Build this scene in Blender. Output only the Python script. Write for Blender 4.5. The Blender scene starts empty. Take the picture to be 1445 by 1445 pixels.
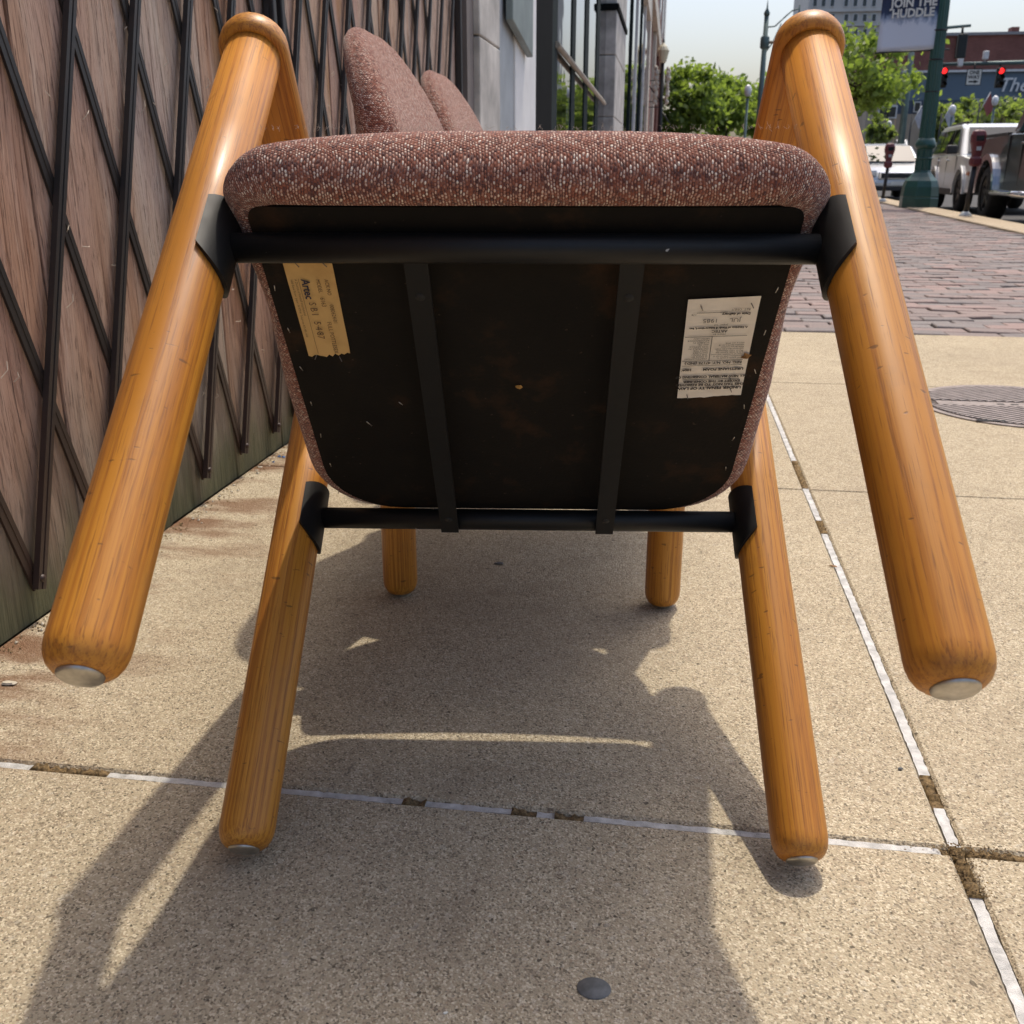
import bpy, bmesh, math, random
import numpy as np
from mathutils import Vector, Matrix
PI = math.pi
random.seed(7); rng = np.random.default_rng(7)
S = bpy.context.scene
C = S.collection

# ------------------------------------------------------------------ camera
FPX, HC, CPX = 1411.0, 0.604, 722.5          # focal length in photo pixels, camera height, image centre
RX = Vector((0.9886, 0.1507, 0.0)); VPX, VPY = 950.0, 240.0
_d = Vector(((VPX - CPX) / FPX, (VPY - CPX) / FPX, 1)).normalized()
_th = math.atan((CPX - VPY) / FPX)
_u = Vector((0, -math.cos(_th), -math.sin(_th)))
_x = _d.cross(_u)
RM = Matrix(((_x[0], _d[0], _u[0]), (_x[1], _d[1], _u[1]), (_x[2], _d[2], _u[2])))   # world -> camera axes (right, down, forward)
cd = bpy.data.cameras.new('camera'); cam = bpy.data.objects.new('camera', cd); C.objects.link(cam)
r_, dn, fw = Vector(RM[0]), Vector(RM[1]), Vector(RM[2])
cam.matrix_world = Matrix(((r_.x, -dn.x, -fw.x, 0), (r_.y, -dn.y, -fw.y, 0), (r_.z, -dn.z, -fw.z, HC), (0, 0, 0, 1)))
cd.sensor_width = 36; cd.lens = 36 * FPX / 1445; cd.clip_start = 0.02; cd.clip_end = 3000
cd.dof.use_dof = True; cd.dof.focus_distance = 0.95; cd.dof.aperture_fstop = 20
S.camera = cam

# ------------------------------------------------------------------ sky and sun
SUN_EL, SUN_AZ = math.radians(66.0), math.radians(15.0)      # azimuth from +Y towards +X
sd = Vector((math.sin(SUN_AZ) * math.cos(SUN_EL), math.cos(SUN_AZ) * math.cos(SUN_EL), math.sin(SUN_EL)))
w = bpy.data.worlds.new('World'); S.world = w; w.use_nodes = True
nt = w.node_tree; bg = nt.nodes['Background']
sky = nt.nodes.new('ShaderNodeTexSky'); sky.sky_type = 'NISHITA'; sky.sun_disc = False
sky.sun_elevation = SUN_EL; sky.sun_rotation = SUN_AZ
sky.air_density = 1.0; sky.dust_density = 5.0; sky.ozone_density = 2.0
nt.links.new(sky.outputs[0], bg.inputs[0]); bg.inputs[1].default_value = 0.15
sl = bpy.data.lights.new('sun', 'SUN'); sl.energy = 2.0; sl.angle = math.radians(0.9); sl.color = (1.0, 0.91, 0.76)
so = bpy.data.objects.new('sun', sl); C.objects.link(so); so.rotation_euler = sd.to_track_quat('Z', 'Y').to_euler()
vs = S.view_settings; vs.view_transform = 'Standard'; vs.look = 'None'; vs.gamma = 1; vs.use_curve_mapping = False; vs.exposure = 0.50
S.cycles.max_bounces = 6; S.cycles.diffuse_bounces = 3; S.cycles.glossy_bounces = 3; S.cycles.transmission_bounces = 4

# ------------------------------------------------------------------ helpers
def ray(px, py):
    return RM.transposed() @ Vector(((px - CPX) / FPX, (py - CPX) / FPX, 1))
def W(px, py, Y):
    v = ray(px, py); return Vector((0, 0, HC)) + v * (Y / v.y)
def G(px, py, z=0.0):
    v = ray(px, py); return Vector((0, 0, HC)) + v * ((z - HC) / v.z)
def YX(px, X, py=90):
    v = ray(px, py); return v.y * X / v.x

class MB:
    def __init__(s): s.v = []; s.f = []; s.uv = []; s.sm = []
    def add(s, vs, fs, sm=False, uvs=None):
        o = len(s.v); s.v += [tuple(v) for v in vs]
        for i, f in enumerate(fs):
            s.f.append([o + k for k in f]); s.sm.append(sm); s.uv.append(uvs[i] if uvs else None)
        return s
    def box(s, a, b, M=None):
        x0, y0, z0 = a; x1, y1, z1 = b
        vs = [Vector(p) for p in ((x0,y0,z0),(x1,y0,z0),(x1,y1,z0),(x0,y1,z0),(x0,y0,z1),(x1,y0,z1),(x1,y1,z1),(x0,y1,z1))]
        if M: vs = [M @ v for v in vs]
        return s.add(vs, [(0,3,2,1),(4,5,6,7),(0,1,5,4),(1,2,6,5),(2,3,7,6),(3,0,4,7)])
    def cbox(s, a, b, c=0.004, M=None):
        """box with chamfered top edges"""
        x0, y0, z0 = a; x1, y1, z1 = b
        vs = [Vector(p) for p in ((x0,y0,z0),(x1,y0,z0),(x1,y1,z0),(x0,y1,z0),(x0,y0,z1-c),(x1,y0,z1-c),(x1,y1,z1-c),(x0,y1,z1-c),
              (x0+c,y0+c,z1),(x1-c,y0+c,z1),(x1-c,y1-c,z1),(x0+c,y1-c,z1))]
        if M: vs = [M @ v for v in vs]
        return s.add(vs, [(0,3,2,1),(8,9,10,11)] + [(i,(i+1)%4,4+(i+1)%4,4+i) for i in range(4)] + [(4+i,4+(i+1)%4,8+(i+1)%4,8+i) for i in range(4)])
    def lathe(s, prof, n=24, M=None, cap=True, sm=True):
        """prof: list of (r,z) from bottom to top about z"""
        vs = []; fs = []
        for r, z in prof:
            for k in range(n):
                a = 2*PI*k/n; v = Vector((r*math.cos(a), r*math.sin(a), z)); vs.append(M @ v if M else v)
        for i in range(len(prof)-1):
            for k in range(n):
                fs.append((i*n+k, i*n+(k+1)%n, (i+1)*n+(k+1)%n, (i+1)*n+k))
        s.add(vs, fs, sm)
        if cap:
            o = len(s.v) - len(vs)
            if prof[0][0] > 1e-6: s.f.append([o+k for k in range(n)][::-1]); s.sm.append(False); s.uv.append(None)
            q = o + (len(prof)-1)*n
            if prof[-1][0] > 1e-6: s.f.append([q+k for k in range(n)]); s.sm.append(False); s.uv.append(None)
        return s
    def tube(s, a, b, r0, r1=None, n=12, sm=True, cap=True):
        a, b = Vector(a), Vector(b); r1 = r0 if r1 is None else r1
        d = b - a; q = d.to_track_quat('Z', 'Y').to_matrix().to_4x4(); M = Matrix.Translation(a) @ q
        return s.lathe([(r0, 0), (r1, d.length)], n, M, cap, sm)
    def path(s, pts, r, n=8):
        for i in range(len(pts)-1): s.tube(pts[i], pts[i+1], r if not isinstance(r, (list, tuple)) else r[i], r if not isinstance(r, (list, tuple)) else r[i+1], n)
        return s
    def poly(s, pts, M=None, flip=False):
        vs = [Vector(p) for p in pts]
        if M: vs = [M @ v for v in vs]
        f = list(range(len(vs)));  f = f[::-1] if flip else f
        return s.add(vs, [f])
    def prism(s, pts, axis, a, b):
        """2D polygon extruded along axis ('x','y','z') from a to b"""
        def mk(p, t):
            return {'x': (t, p[0], p[1]), 'y': (p[0], t, p[1]), 'z': (p[0], p[1], t)}[axis]
        n = len(pts); vs = [mk(p, a) for p in pts] + [mk(p, b) for p in pts]
        return s.add(vs, [list(range(n))[::-1], [n+k for k in range(n)]] + [(k, (k+1)%n, n+(k+1)%n, n+k) for k in range(n)])
    def mesh(s, name, mat):
        me = bpy.data.meshes.new(name); me.from_pydata(s.v, [], s.f)
        for p, sm in zip(me.polygons, s.sm): p.use_smooth = sm
        if any(u is not None for u in s.uv):
            ul = me.uv_layers.new(name='UVMap')
            for p, u in zip(me.polygons, s.uv):
                if u is not None:
                    for li, q in zip(p.loop_indices, u): ul.data[li].uv = q
        bm = bmesh.new(); bm.from_mesh(me); bmesh.ops.recalc_face_normals(bm, faces=bm.faces); bm.to_mesh(me); bm.free()
        if mat: me.materials.append(mat)
        return me
    def build(s, name, mat, parent=None, bevel=0, seg=2):
        return obj(name, s.mesh(name, mat), parent, bevel, seg)

def obj(name, me, parent=None, bevel=0, seg=2):
    o = bpy.data.objects.new(name, me); C.objects.link(o); o.parent = parent
    if bevel:
        m = o.modifiers.new('bevel', 'BEVEL'); m.width = bevel; m.segments = seg; m.limit_method = 'ANGLE'; m.angle_limit = 0.6; m.harden_normals = False
    return o
def tag(o, label=None, cat=None, group=None, kind=None):
    if label: o['label'] = label
    if cat: o['category'] = cat
    if group: o['group'] = group
    if kind: o['kind'] = kind
    return o
def empty(name, loc=(0, 0, 0), rz=0.0):
    o = bpy.data.objects.new(name, None); C.objects.link(o); o.location = loc; o.rotation_euler = (0, 0, rz); o.empty_display_size = 0.1
    return o
def thing(name, label, cat, loc=(0, 0, 0), rz=0.0, group=None, kind=None):
    return tag(empty(name, loc, rz), label, cat, group, kind)
def copy_tree(o, parent=None):
    c = o.copy(); C.objects.link(c); c.parent = parent
    for ch in list(o.children): copy_tree(ch, c)
    return c
def textmesh(name, txt, size, mat, parent, M, align='LEFT', bold=0.0, depth=0.0, sx=1.0, line=1.0):
    cu = bpy.data.curves.new(name, 'FONT'); cu.body = txt; cu.size = size; cu.align_x = align; cu.align_y = 'TOP'
    cu.offset = bold; cu.extrude = depth; cu.resolution_u = 2; cu.space_line = line
    t = bpy.data.objects.new(name, cu); C.objects.link(t)
    me = bpy.data.meshes.new_from_object(t); bpy.data.objects.remove(t); bpy.data.curves.remove(cu)
    me.transform(M @ Matrix.Diagonal((sx, 1, 1, 1))); me.materials.clear(); me.materials.append(mat); me.name = name
    return obj(name, me, parent)

# ------------------------------------------------------------------ materials
class NB:
    def __init__(s, name):
        s.m = bpy.data.materials.new(name); s.m.use_nodes = True; s.t = s.m.node_tree
        s.p = s.t.nodes['Principled BSDF']; s.out = s.t.nodes['Material Output']
    def n(s, ty, **kw):
        x = s.t.nodes.new('ShaderNode' + ty)
        for k, v in kw.items(): setattr(x, k, v)
        return x
    def l(s, a, b):
        s.t.links.new(a, b)
    def val(s, sock, v):
        if isinstance(v, bpy.types.NodeSocket): s.l(v, sock)
        elif v is not None: sock.default_value = v
    def math(s, op, a, b=None, c=None, clamp=False):
        x = s.n('Math', operation=op, use_clamp=clamp); s.val(x.inputs[0], a); s.val(x.inputs[1], b); s.val(x.inputs[2], c); return x.outputs[0]
    def mapping(s, vec, scale=(1, 1, 1), loc=(0, 0, 0)):
        x = s.n('Mapping'); s.l(vec, x.inputs[0]); s.val(x.inputs['Location'], loc); x.inputs['Scale'].default_value = scale; return x.outputs[0]
    def noise(s, vec, scale, detail=4, rough=0.55, dist=0.0, col=False):
        x = s.n('TexNoise'); s.l(vec, x.inputs['Vector']); x.inputs['Scale'].default_value = scale; x.inputs['Detail'].default_value = detail
        x.inputs['Roughness'].default_value = rough; x.inputs['Distortion'].default_value = dist; return x.outputs['Color' if col else 'Fac']
    def vor(s, vec, scale, out='Distance', feature='F1'):
        x = s.n('TexVoronoi', feature=feature); s.l(vec, x.inputs['Vector']); x.inputs['Scale'].default_value = scale; return x.outputs[out]
    def ramp(s, fac, stops, interp='LINEAR'):
        x = s.n('ValToRGB'); s.l(fac, x.inputs[0]); e = x.color_ramp; e.interpolation = interp
        while len(e.elements) < len(stops): e.elements.new(0.5)
        for el, (p, c) in zip(e.elements, stops):
            el.position = p; el.color = (*c, 1) if len(c) == 3 else c
        return x.outputs[0]
    def smooth(s, v, a, b, lo=0.0, hi=1.0):
        x = s.n('MapRange', interpolation_type='SMOOTHSTEP'); s.val(x.inputs[0], v); x.inputs[1].default_value = a; x.inputs[2].default_value = b
        x.inputs[3].default_value = lo; x.inputs[4].default_value = hi; return x.outputs[0]
    def mix(s, f, a, b, blend='MIX'):
        x = s.n('Mix', data_type='RGBA', blend_type=blend); s.val(x.inputs[0], f)
        s.val(x.inputs[6], a if isinstance(a, bpy.types.NodeSocket) else (*a, 1)); s.val(x.inputs[7], b if isinstance(b, bpy.types.NodeSocket) else (*b, 1))
        return x.outputs[2]
    def bump(s, h, strength=0.3, dist=0.002, prev=None):
        x = s.n('Bump'); s.val(x.inputs['Height'], h); x.inputs['Strength'].default_value = strength; x.inputs['Distance'].default_value = dist
        if prev: s.l(prev, x.inputs['Normal'])
        s.l(x.outputs[0], s.p.inputs['Normal']); return x.outputs[0]
    def set(s, **kw):
        for k, v in kw.items():
            i = s.p.inputs[k.replace('_', ' ')]
            if isinstance(v, bpy.types.NodeSocket): s.l(v, i)
            else: i.default_value = (*v, 1) if isinstance(v, tuple) and len(v) == 3 and i.type == 'RGBA' else v
        return s
    def pos(s): return s.n('NewGeometry').outputs['Position']
    def obj(s): return s.n('TexCoord').outputs['Object']
    def uv(s): return s.n('TexCoord').outputs['UV']
    def rnd(s): return s.n('ObjectInfo').outputs['Random']
    def sep(s, v):
        x = s.n('SeparateXYZ'); s.l(v, x.inputs[0]); return x.outputs

def plain(name, col, rough=0.6, metal=0.0, var=0.12, scale=6.0, coat=0.0, spec=0.5, bump=0.0):
    b = NB(name); v = b.obj()
    n = b.noise(v, scale, 5, 0.6)
    c2 = tuple(max(0, x * (1 - var * 1.6)) for x in col); c3 = tuple(min(1, x * (1 + var)) for x in col)
    b.set(Base_Color=b.ramp(n, [(0.3, c2), (0.7, c3)]), Roughness=rough, Metallic=metal, Coat_Weight=coat)
    b.p.inputs['Specular IOR Level'].default_value = spec
    if bump: b.bump(b.noise(v, scale * 12, 4), bump, 0.003)
    return b.m
M = {}

def m_oak(axis):
    b = NB('oak_' + axis); v = b.obj(); r = b.rnd()
    off = b.n('CombineXYZ'); b.l(b.math('MULTIPLY', r, 7.0), off.inputs[0]); b.l(b.math('MULTIPLY', r, 3.0), off.inputs[1])
    va = b.n('VectorMath', operation='ADD'); b.l(v, va.inputs[0]); b.l(off.outputs[0], va.inputs[1]); v = va.outputs[0]
    sc = (1, 1, 0.06) if axis == 'z' else (1, 0.06, 1)
    s2 = (1, 1, 0.022) if axis == 'z' else (1, 0.022, 1)
    s3 = (1, 1, 0.03) if axis == 'z' else (1, 0.03, 1)
    big = b.noise(b.mapping(v, sc), 18, 2, 0.5, 0.6)
    band = b.noise(b.mapping(v, (1, 1, 0.008) if axis == 'z' else (1, 0.008, 1)), 290, 3, 0.62, 0.25)
    fine = b.noise(b.mapping(v, s3), 760, 2, 0.6)
    base = b.ramp(big, [(0.28, (0.44, 0.17, 0.016)), (0.5, (0.53, 0.225, 0.026)), (0.72, (0.61, 0.285, 0.045))])
    base = b.mix(b.smooth(band, 0.42, 0.60, 0.0, 0.72), base, (0.36, 0.125, 0.014))
    pores = b.smooth(b.math('ADD', fine, b.math('MULTIPLY', b.math('SUBTRACT', band, 0.5), 0.45)), 0.55, 0.66)
    base = b.mix(b.math('MULTIPLY', pores, 0.58), base, (0.20, 0.07, 0.011))
    dk = b.smooth(b.noise(b.mapping(v, (1, 1, 3.0) if axis == 'z' else (1, 3.0, 1)), 70, 2, 0.4), 0.705, 0.74)
    base = b.mix(b.math('MULTIPLY', dk, 0.6), base, (0.07, 0.03, 0.01))
    grime = b.smooth(b.noise(v, 26, 4, 0.65), 0.52, 0.74, 0.0, 0.22)
    base = b.mix(grime, base, (0.26, 0.115, 0.03))
    b.set(Base_Color=base, Roughness=0.48, Coat_Weight=0.26, Coat_Roughness=b.math('ADD', b.math('MULTIPLY', b.noise(v, 34, 3), 0.30), 0.18))
    b.p.inputs['Specular IOR Level'].default_value = 0.35
    dent = b.noise(v, 55, 2)
    b.bump(b.math('ADD', b.math('SUBTRACT', 1.0, pores), b.math('MULTIPLY', b.math('ADD', dent, b.math('MULTIPLY', dk, -1.5)), 0.8)), 0.16, 0.0007)
    return b.m

def m_fabric():
    b = NB('tweed_fabric'); uv = b.uv(); x, y, z = b.sep(uv)
    cw, ch = 0.0023, 0.0029
    wob = b.noise(uv, 70, 1)
    xs = b.math('DIVIDE', b.math('ADD', x, b.math('MULTIPLY', wob, 0.005)), cw)
    ci = b.math('FLOOR', xs); odd = b.math('MODULO', b.math('ABSOLUTE', ci), 2.0)
    ys = b.math('ADD', b.math('DIVIDE', b.math('ADD', y, b.math('MULTIPLY', wob, 0.004)), ch), b.math('MULTIPLY', odd, 0.5)); ri = b.math('FLOOR', ys)
    cb = b.n('CombineXYZ'); b.l(ci, cb.inputs[0]); b.l(ri, cb.inputs[1])
    wn = b.n('TexWhiteNoise', noise_dimensions='2D'); b.l(cb.outputs[0], wn.inputs[0]); rv = wn.outputs[0]
    r2 = b.sep(wn.outputs[1])[1]
    st = b.n('CombineXYZ'); b.l(b.math('MULTIPLY', ci, 0.3), st.inputs[0]); b.l(b.math('MULTIPLY', ri, 1.7), st.inputs[1])
    ln = b.noise(st.outputs[0], 0.9, 1, 0.6)
    k = b.math('ADD', b.math('MULTIPLY', rv, 0.9), b.math('MULTIPLY', b.math('SUBTRACT', ln, 0.45), 0.8), clamp=True)
    stitch = b.ramp(k, [(0.0, (0.15, 0.068, 0.06)), (0.16, (0.34, 0.125, 0.08)), (0.36, (0.46, 0.225, 0.16)), (0.54, (0.60, 0.37, 0.285)), (0.72, (0.72, 0.52, 0.42)), (0.89, (0.87, 0.73, 0.61))], 'CONSTANT')
    ground = b.ramp(b.math('ADD', b.math('MULTIPLY', r2, 0.6), b.math('MULTIPLY', ln, 0.4)), [(0.2, (0.08, 0.038, 0.032)), (0.45, (0.19, 0.07, 0.05)), (0.62, (0.29, 0.11, 0.07)), (0.8, (0.21, 0.12, 0.10))])
    fx = b.math('SUBTRACT', b.math('FRACT', xs), 0.5); fy = b.math('SUBTRACT', b.math('FRACT', ys), 0.5)
    d2 = b.math('ADD', b.math('MULTIPLY', b.math('MULTIPLY', fx, fx), 7.5), b.math('MULTIPLY', b.math('MULTIPLY', fy, fy), 4.2))
    hgt = b.math('SUBTRACT', 1.0, d2, clamp=True)
    col = b.mix(b.smooth(hgt, 0.05, 0.42), ground, stitch)
    b.set(Base_Color=col, Roughness=0.95, Sheen_Weight=0.3, Sheen_Roughness=0.4)
    b.p.inputs['Specular IOR Level'].default_value = 0.15
    b.bump(hgt, 0.8, 0.0013)
    return b.m

def m_concrete(name, c0, c1, c2):
    b = NB(name); v = b.pos(); r = b.rnd()
    big = b.noise(v, 1.7, 3, 0.6); mid = b.noise(v, 24, 2, 0.6)
    col = b.ramp(b.math('ADD', b.math('MULTIPLY', big, 0.6), b.math('MULTIPLY', mid, 0.4)), [(0.3, c0), (0.5, c1), (0.7, c2)])
    cell = b.vor(v, 540, 'Color'); cr, cg, cb_ = b.sep(cell)
    col = b.mix(b.smooth(cr, 0.60, 0.92, 0.0, 0.62), col, (0.74, 0.65, 0.49))
    col = b.mix(b.smooth(cg, 0.66, 0.97, 0.0, 0.70), col, (0.105, 0.085, 0.058))
    col = b.mix(b.smooth(cb_, 0.9, 0.97, 0.0, 0.4), col, (0.33, 0.22, 0.14))
    c6 = b.sep(b.vor(v, 210, 'Color'))
    col = b.mix(b.smooth(c6[0], 0.955, 0.995, 0.0, 0.4), col, (0.16, 0.12, 0.09))
    col = b.mix(b.smooth(c6[1], 0.95, 0.99, 0.0, 0.35), col, (0.6, 0.54, 0.44))
    pit = b.smooth(b.noise(v, 150, 1, 0.5), 0.70, 0.75)
    col = b.mix(b.math('MULTIPLY', pit, 0.75), col, (0.045, 0.036, 0.026))
    st = b.smooth(b.noise(v, 4.5, 3, 0.65, 0.8), 0.52, 0.72, 0, 0.25)
    col = b.mix(st, col, (0.20, 0.155, 0.11))
    pt = b.smooth(b.noise(v, 0.9, 4, 0.7, 1.0), 0.45, 0.7, 0.0, 0.22)
    col = b.mix(pt, col, (0.30, 0.25, 0.19))
    # rust washed off the steel gate along the foot of the wooden wall
    px = b.sep(v)
    rs = b.math('MULTIPLY', b.smooth(px[0], -0.86, -0.52, 1.0, 0.0), b.smooth(b.noise(b.mapping(v, (2.2, 6.5, 1)), 1.6, 4, 0.6), 0.43, 0.62))
    col = b.mix(b.math('MULTIPLY', rs, 0.85), col, (0.15, 0.062, 0.026))
    col = b.mix(b.math('MULTIPLY', r, 0.06), col, (0.16, 0.13, 0.1))
    b.set(Base_Color=col, Roughness=0.9); b.p.inputs['Specular IOR Level'].default_value = 0.25
    h = b.math('ADD', b.math('MULTIPLY', b.vor(v, 470), -0.6), b.math('MULTIPLY', pit, -1.5))
    b.bump(b.math('ADD', h, mid), 0.65, 0.0026)
    return b.m

def m_weathered():
    b = NB('weathered_wood'); v0 = b.obj(); r = b.rnd()
    off = b.n('CombineXYZ'); b.l(b.math('MULTIPLY', r, 9.0), off.inputs[1]); b.l(b.math('MULTIPLY', r, 5.0), off.inputs[2])
    va = b.n('VectorMath', operation='ADD'); b.l(v0, va.inputs[0]); b.l(off.outputs[0], va.inputs[1]); v = va.outputs[0]
    ww = b.noise(b.mapping(v, (1, 1, 0.35)), 3.0, 3, 0.5, 0, True)
    vm = b.n('VectorMath', operation='MULTIPLY_ADD'); b.l(ww, vm.inputs[0]); vm.inputs[1].default_value = (0.05, 0.10, 0.05); b.l(v, vm.inputs[2]); vd = vm.outputs[0]
    a = b.noise(b.mapping(vd, (1, 1, 0.07)), 26, 4, 0.6)
    f = b.noise(b.mapping(vd, (1, 1, 0.035)), 150, 4, 0.7)
    big = b.noise(b.mapping(v, (1, 1, 0.3)), 5.5, 3, 0.5)
    col = b.ramp(a, [(0.25, (0.24, 0.11, 0.065)), (0.42, (0.45, 0.27, 0.185)), (0.55, (0.55, 0.40, 0.31)), (0.68, (0.52, 0.44, 0.37)), (0.8, (0.66, 0.56, 0.46))])
    col = b.mix(b.smooth(big, 0.42, 0.66, 0.0, 0.65), col, b.ramp(f, [(0.3, (0.42, 0.25, 0.22)), (0.7, (0.62, 0.47, 0.43))]))
    col = b.mix(b.smooth(b.noise(b.mapping(v, (1, 1, 0.25)), 7.5, 3), 0.56, 0.74, 0, 0.6), col, (0.54, 0.27, 0.11))
    col = b.mix(b.smooth(b.noise(b.mapping(vd, (1, 1, 0.05)), 60, 3, 0.7), 0.52, 0.70, 0.0, 0.6), col, (0.20, 0.085, 0.055))
    tint = b.ramp(r, [(0.0, (0.52, 0.28, 0.16)), (0.2, (0.58, 0.49, 0.40)), (0.4, (0.36, 0.185, 0.13)), (0.6, (0.50, 0.42, 0.37)), (0.8, (0.58, 0.36, 0.20)), (0.95, (0.38, 0.32, 0.28))])
    col = b.mix(0.46, col, tint)
    col = b.mix(1.0, col, b.ramp(f, [(0.32, (0.48, 0.43, 0.40)), (0.48, (0.95, 0.95, 0.95)), (0.66, (1.0, 0.97, 0.94))]), 'MULTIPLY')
    rg = b.noise(b.mapping(vd, (1, 1, 0.10)), 210, 3, 0.75)
    col = b.mix(b.smooth(rg, 0.56, 0.70, 0.0, 0.75), col, (0.075, 0.036, 0.025))
    col = b.mix(b.smooth(rg, 0.20, 0.40, 0.35, 0.0), col, (0.80, 0.70, 0.60))
    crack = b.smooth(f, 0.58, 0.70)
    col = b.mix(b.math('MULTIPLY', crack, 0.7), col, (0.06, 0.03, 0.022))
    kd = b.vor(b.mapping(vd, (1, 1.0, 0.36)), 4.2)
    col = b.mix(b.smooth(kd, 0.05, 0.17, 0.6, 0.0), col, (0.36, 0.18, 0.06))
    col = b.mix(b.smooth(kd, 0.02, 0.05, 0.85, 0.0), col, (0.05, 0.025, 0.012))
    z = b.sep(v0)[2]
    zz = b.math('ADD', z, b.math('MULTIPLY', b.math('SUBTRACT', b.noise(b.mapping(v, (1, 1, 0.3)), 14, 4), 0.5), 0.22))
    col = b.mix(b.smooth(zz, 0.10, 0.40, 0.65, 0.0), col, b.ramp(a, [(0.3, (0.14, 0.12, 0.10)), (0.7, (0.34, 0.30, 0.25))]))
    col = b.mix(b.smooth(zz, 0.0, 0.17, 0.85, 0.0), col, b.ramp(f, [(0.3, (0.04, 0.05, 0.022)), (0.7, (0.15, 0.165, 0.085))]))
    b.set(Base_Color=col, Roughness=0.85); b.p.inputs['Specular IOR Level'].default_value = 0.25
    b.bump(b.math('SUBTRACT', b.math('ADD', f, b.math('MULTIPLY', a, 0.8)), b.math('MULTIPLY', crack, 1.2)), 0.8, 0.004)
    return b.m

def m_brickpaver(name='paver_brick'):
    b = NB(name); v = b.pos(); r = b.rnd()
    # one colour for each brick from its cell in the bond
    x, y, z = b.sep(v)
    row = b.math('FLOOR', b.math('DIVIDE', b.math('SUBTRACT', y, 4.1), 0.104))
    sh = b.math('MULTIPLY', b.math('MODULO', b.math('ABSOLUTE', row), 2.0), 0.103)
    cell = b.math('FLOOR', b.math('DIVIDE', b.math('ADD', b.math('ADD', x, 2.0), sh), 0.206))
    cb = b.n('CombineXYZ'); b.l(row, cb.inputs[0]); b.l(cell, cb.inputs[1])
    wn = b.n('TexWhiteNoise', noise_dimensions='2D'); b.l(cb.outputs[0], wn.inputs[0])
    col = b.ramp(wn.outputs[0], [(0.0, (0.175, 0.155, 0.152)), (0.25, (0.21, 0.168, 0.158)), (0.45, (0.25, 0.19, 0.175)), (0.65, (0.20, 0.182, 0.178)), (0.85, (0.285, 0.20, 0.182))], 'CONSTANT')
    col = b.mix(b.smooth(b.noise(v, 22, 5, 0.65), 0.4, 0.7, 0, 0.55), col, (0.22, 0.18, 0.165))
    col = b.mix(b.smooth(b.vor(v, 200, 'Color'), 0.6, 0.95, 0, 0.3), col, (0.42, 0.34, 0.3))
    b.set(Base_Color=col, Roughness=0.9); b.bump(b.noise(v, 90, 5), 0.6, 0.004)
    return b.m

def m_brickwall(name, c1, c2, mortar, sx=4.2):
    b = NB(name); v = b.obj(); x, y, z = b.sep(v)
    cb = b.n('CombineXYZ'); b.l(b.math('ADD', x, y), cb.inputs[0]); b.l(z, cb.inputs[1])
    t = b.n('TexBrick'); b.l(cb.outputs[0], t.inputs[0]); t.inputs['Scale'].default_value = sx
    for k, c in ((1, c1), (2, c2), (3, mortar)): t.inputs[k].default_value = (*c, 1)
    t.inputs['Mortar Size'].default_value = 0.012
    col = b.mix(b.smooth(b.noise(v, 0.8, 5), 0.35, 0.7, 0, 0.4), t.outputs[0], tuple(q * 0.6 for q in c1))
    b.set(Base_Color=col, Roughness=0.9); b.bump(t.outputs['Fac'], 0.4, 0.01); return b.m

def m_leaf(name, c0, c1):
    b = NB(name); n = b.noise(b.pos(), 1.4, 4, 0.7); rr = b.vor(b.pos(), 7, 'Color')
    col = b.mix(0.35, b.ramp(n, [(0.3, c0), (0.7, c1)]), b.mix(b.sep(rr)[0], c0, c1))
    b.set(Base_Color=col, Roughness=0.55)
    tr = b.n('BsdfTranslucent'); b.l(b.mix(0.75, col, (0.34, 0.47, 0.05)), tr.inputs[0])
    mx = b.n('MixShader'); mx.inputs[0].default_value = 0.55; b.l(b.p.outputs[0], mx.inputs[1]); b.l(tr.outputs[0], mx.inputs[2]); b.l(mx.outputs[0], b.out.inputs[0])
    return b.m

def m_glass(name, col=(0.006, 0.008, 0.009), ior=1.7, rough=0.015):
    b = NB(name); b.set(Base_Color=col, Roughness=rough, IOR=ior)
    b.bump(b.noise(b.obj(), 2.2, 2), 0.02, 0.05); return b.m

def m_steel():
    b = NB('gate_steel'); v = b.obj()
    n = b.noise(v, 14, 5, 0.65); r = b.smooth(n, 0.52, 0.72)
    z = b.sep(v)[2]; lowrust = b.smooth(b.math('ADD', z, b.math('MULTIPLY', n, 0.3)), 0.2, 0.55, 0.75, 0.0)
    r = b.math('MAXIMUM', b.math('MULTIPLY', r, 0.45), lowrust)
    b.set(Base_Color=b.mix(r, (0.022, 0.019, 0.018), (0.055, 0.028, 0.019)), Roughness=b.math('ADD', b.math('MULTIPLY', n, 0.3), 0.35))
    b.bump(b.noise(v, 160, 4), 0.3, 0.001); return b.m

def m_black_metal():
    b = NB('black_enamel'); v = b.obj()
    n = b.noise(v, 40, 5, 0.7)
    chip = b.smooth(b.noise(v, 95, 2, 0.5), 0.765, 0.785)
    b.set(Base_Color=b.mix(chip, (0.005, 0.0052, 0.0055), (0.34, 0.33, 0.31)), Roughness=b.math('ADD', b.math('MULTIPLY', n, 0.3), 0.36)); b.p.inputs['Specular IOR Level'].default_value = 0.38
    b.bump(n, 0.06, 0.001); return b.m

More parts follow.
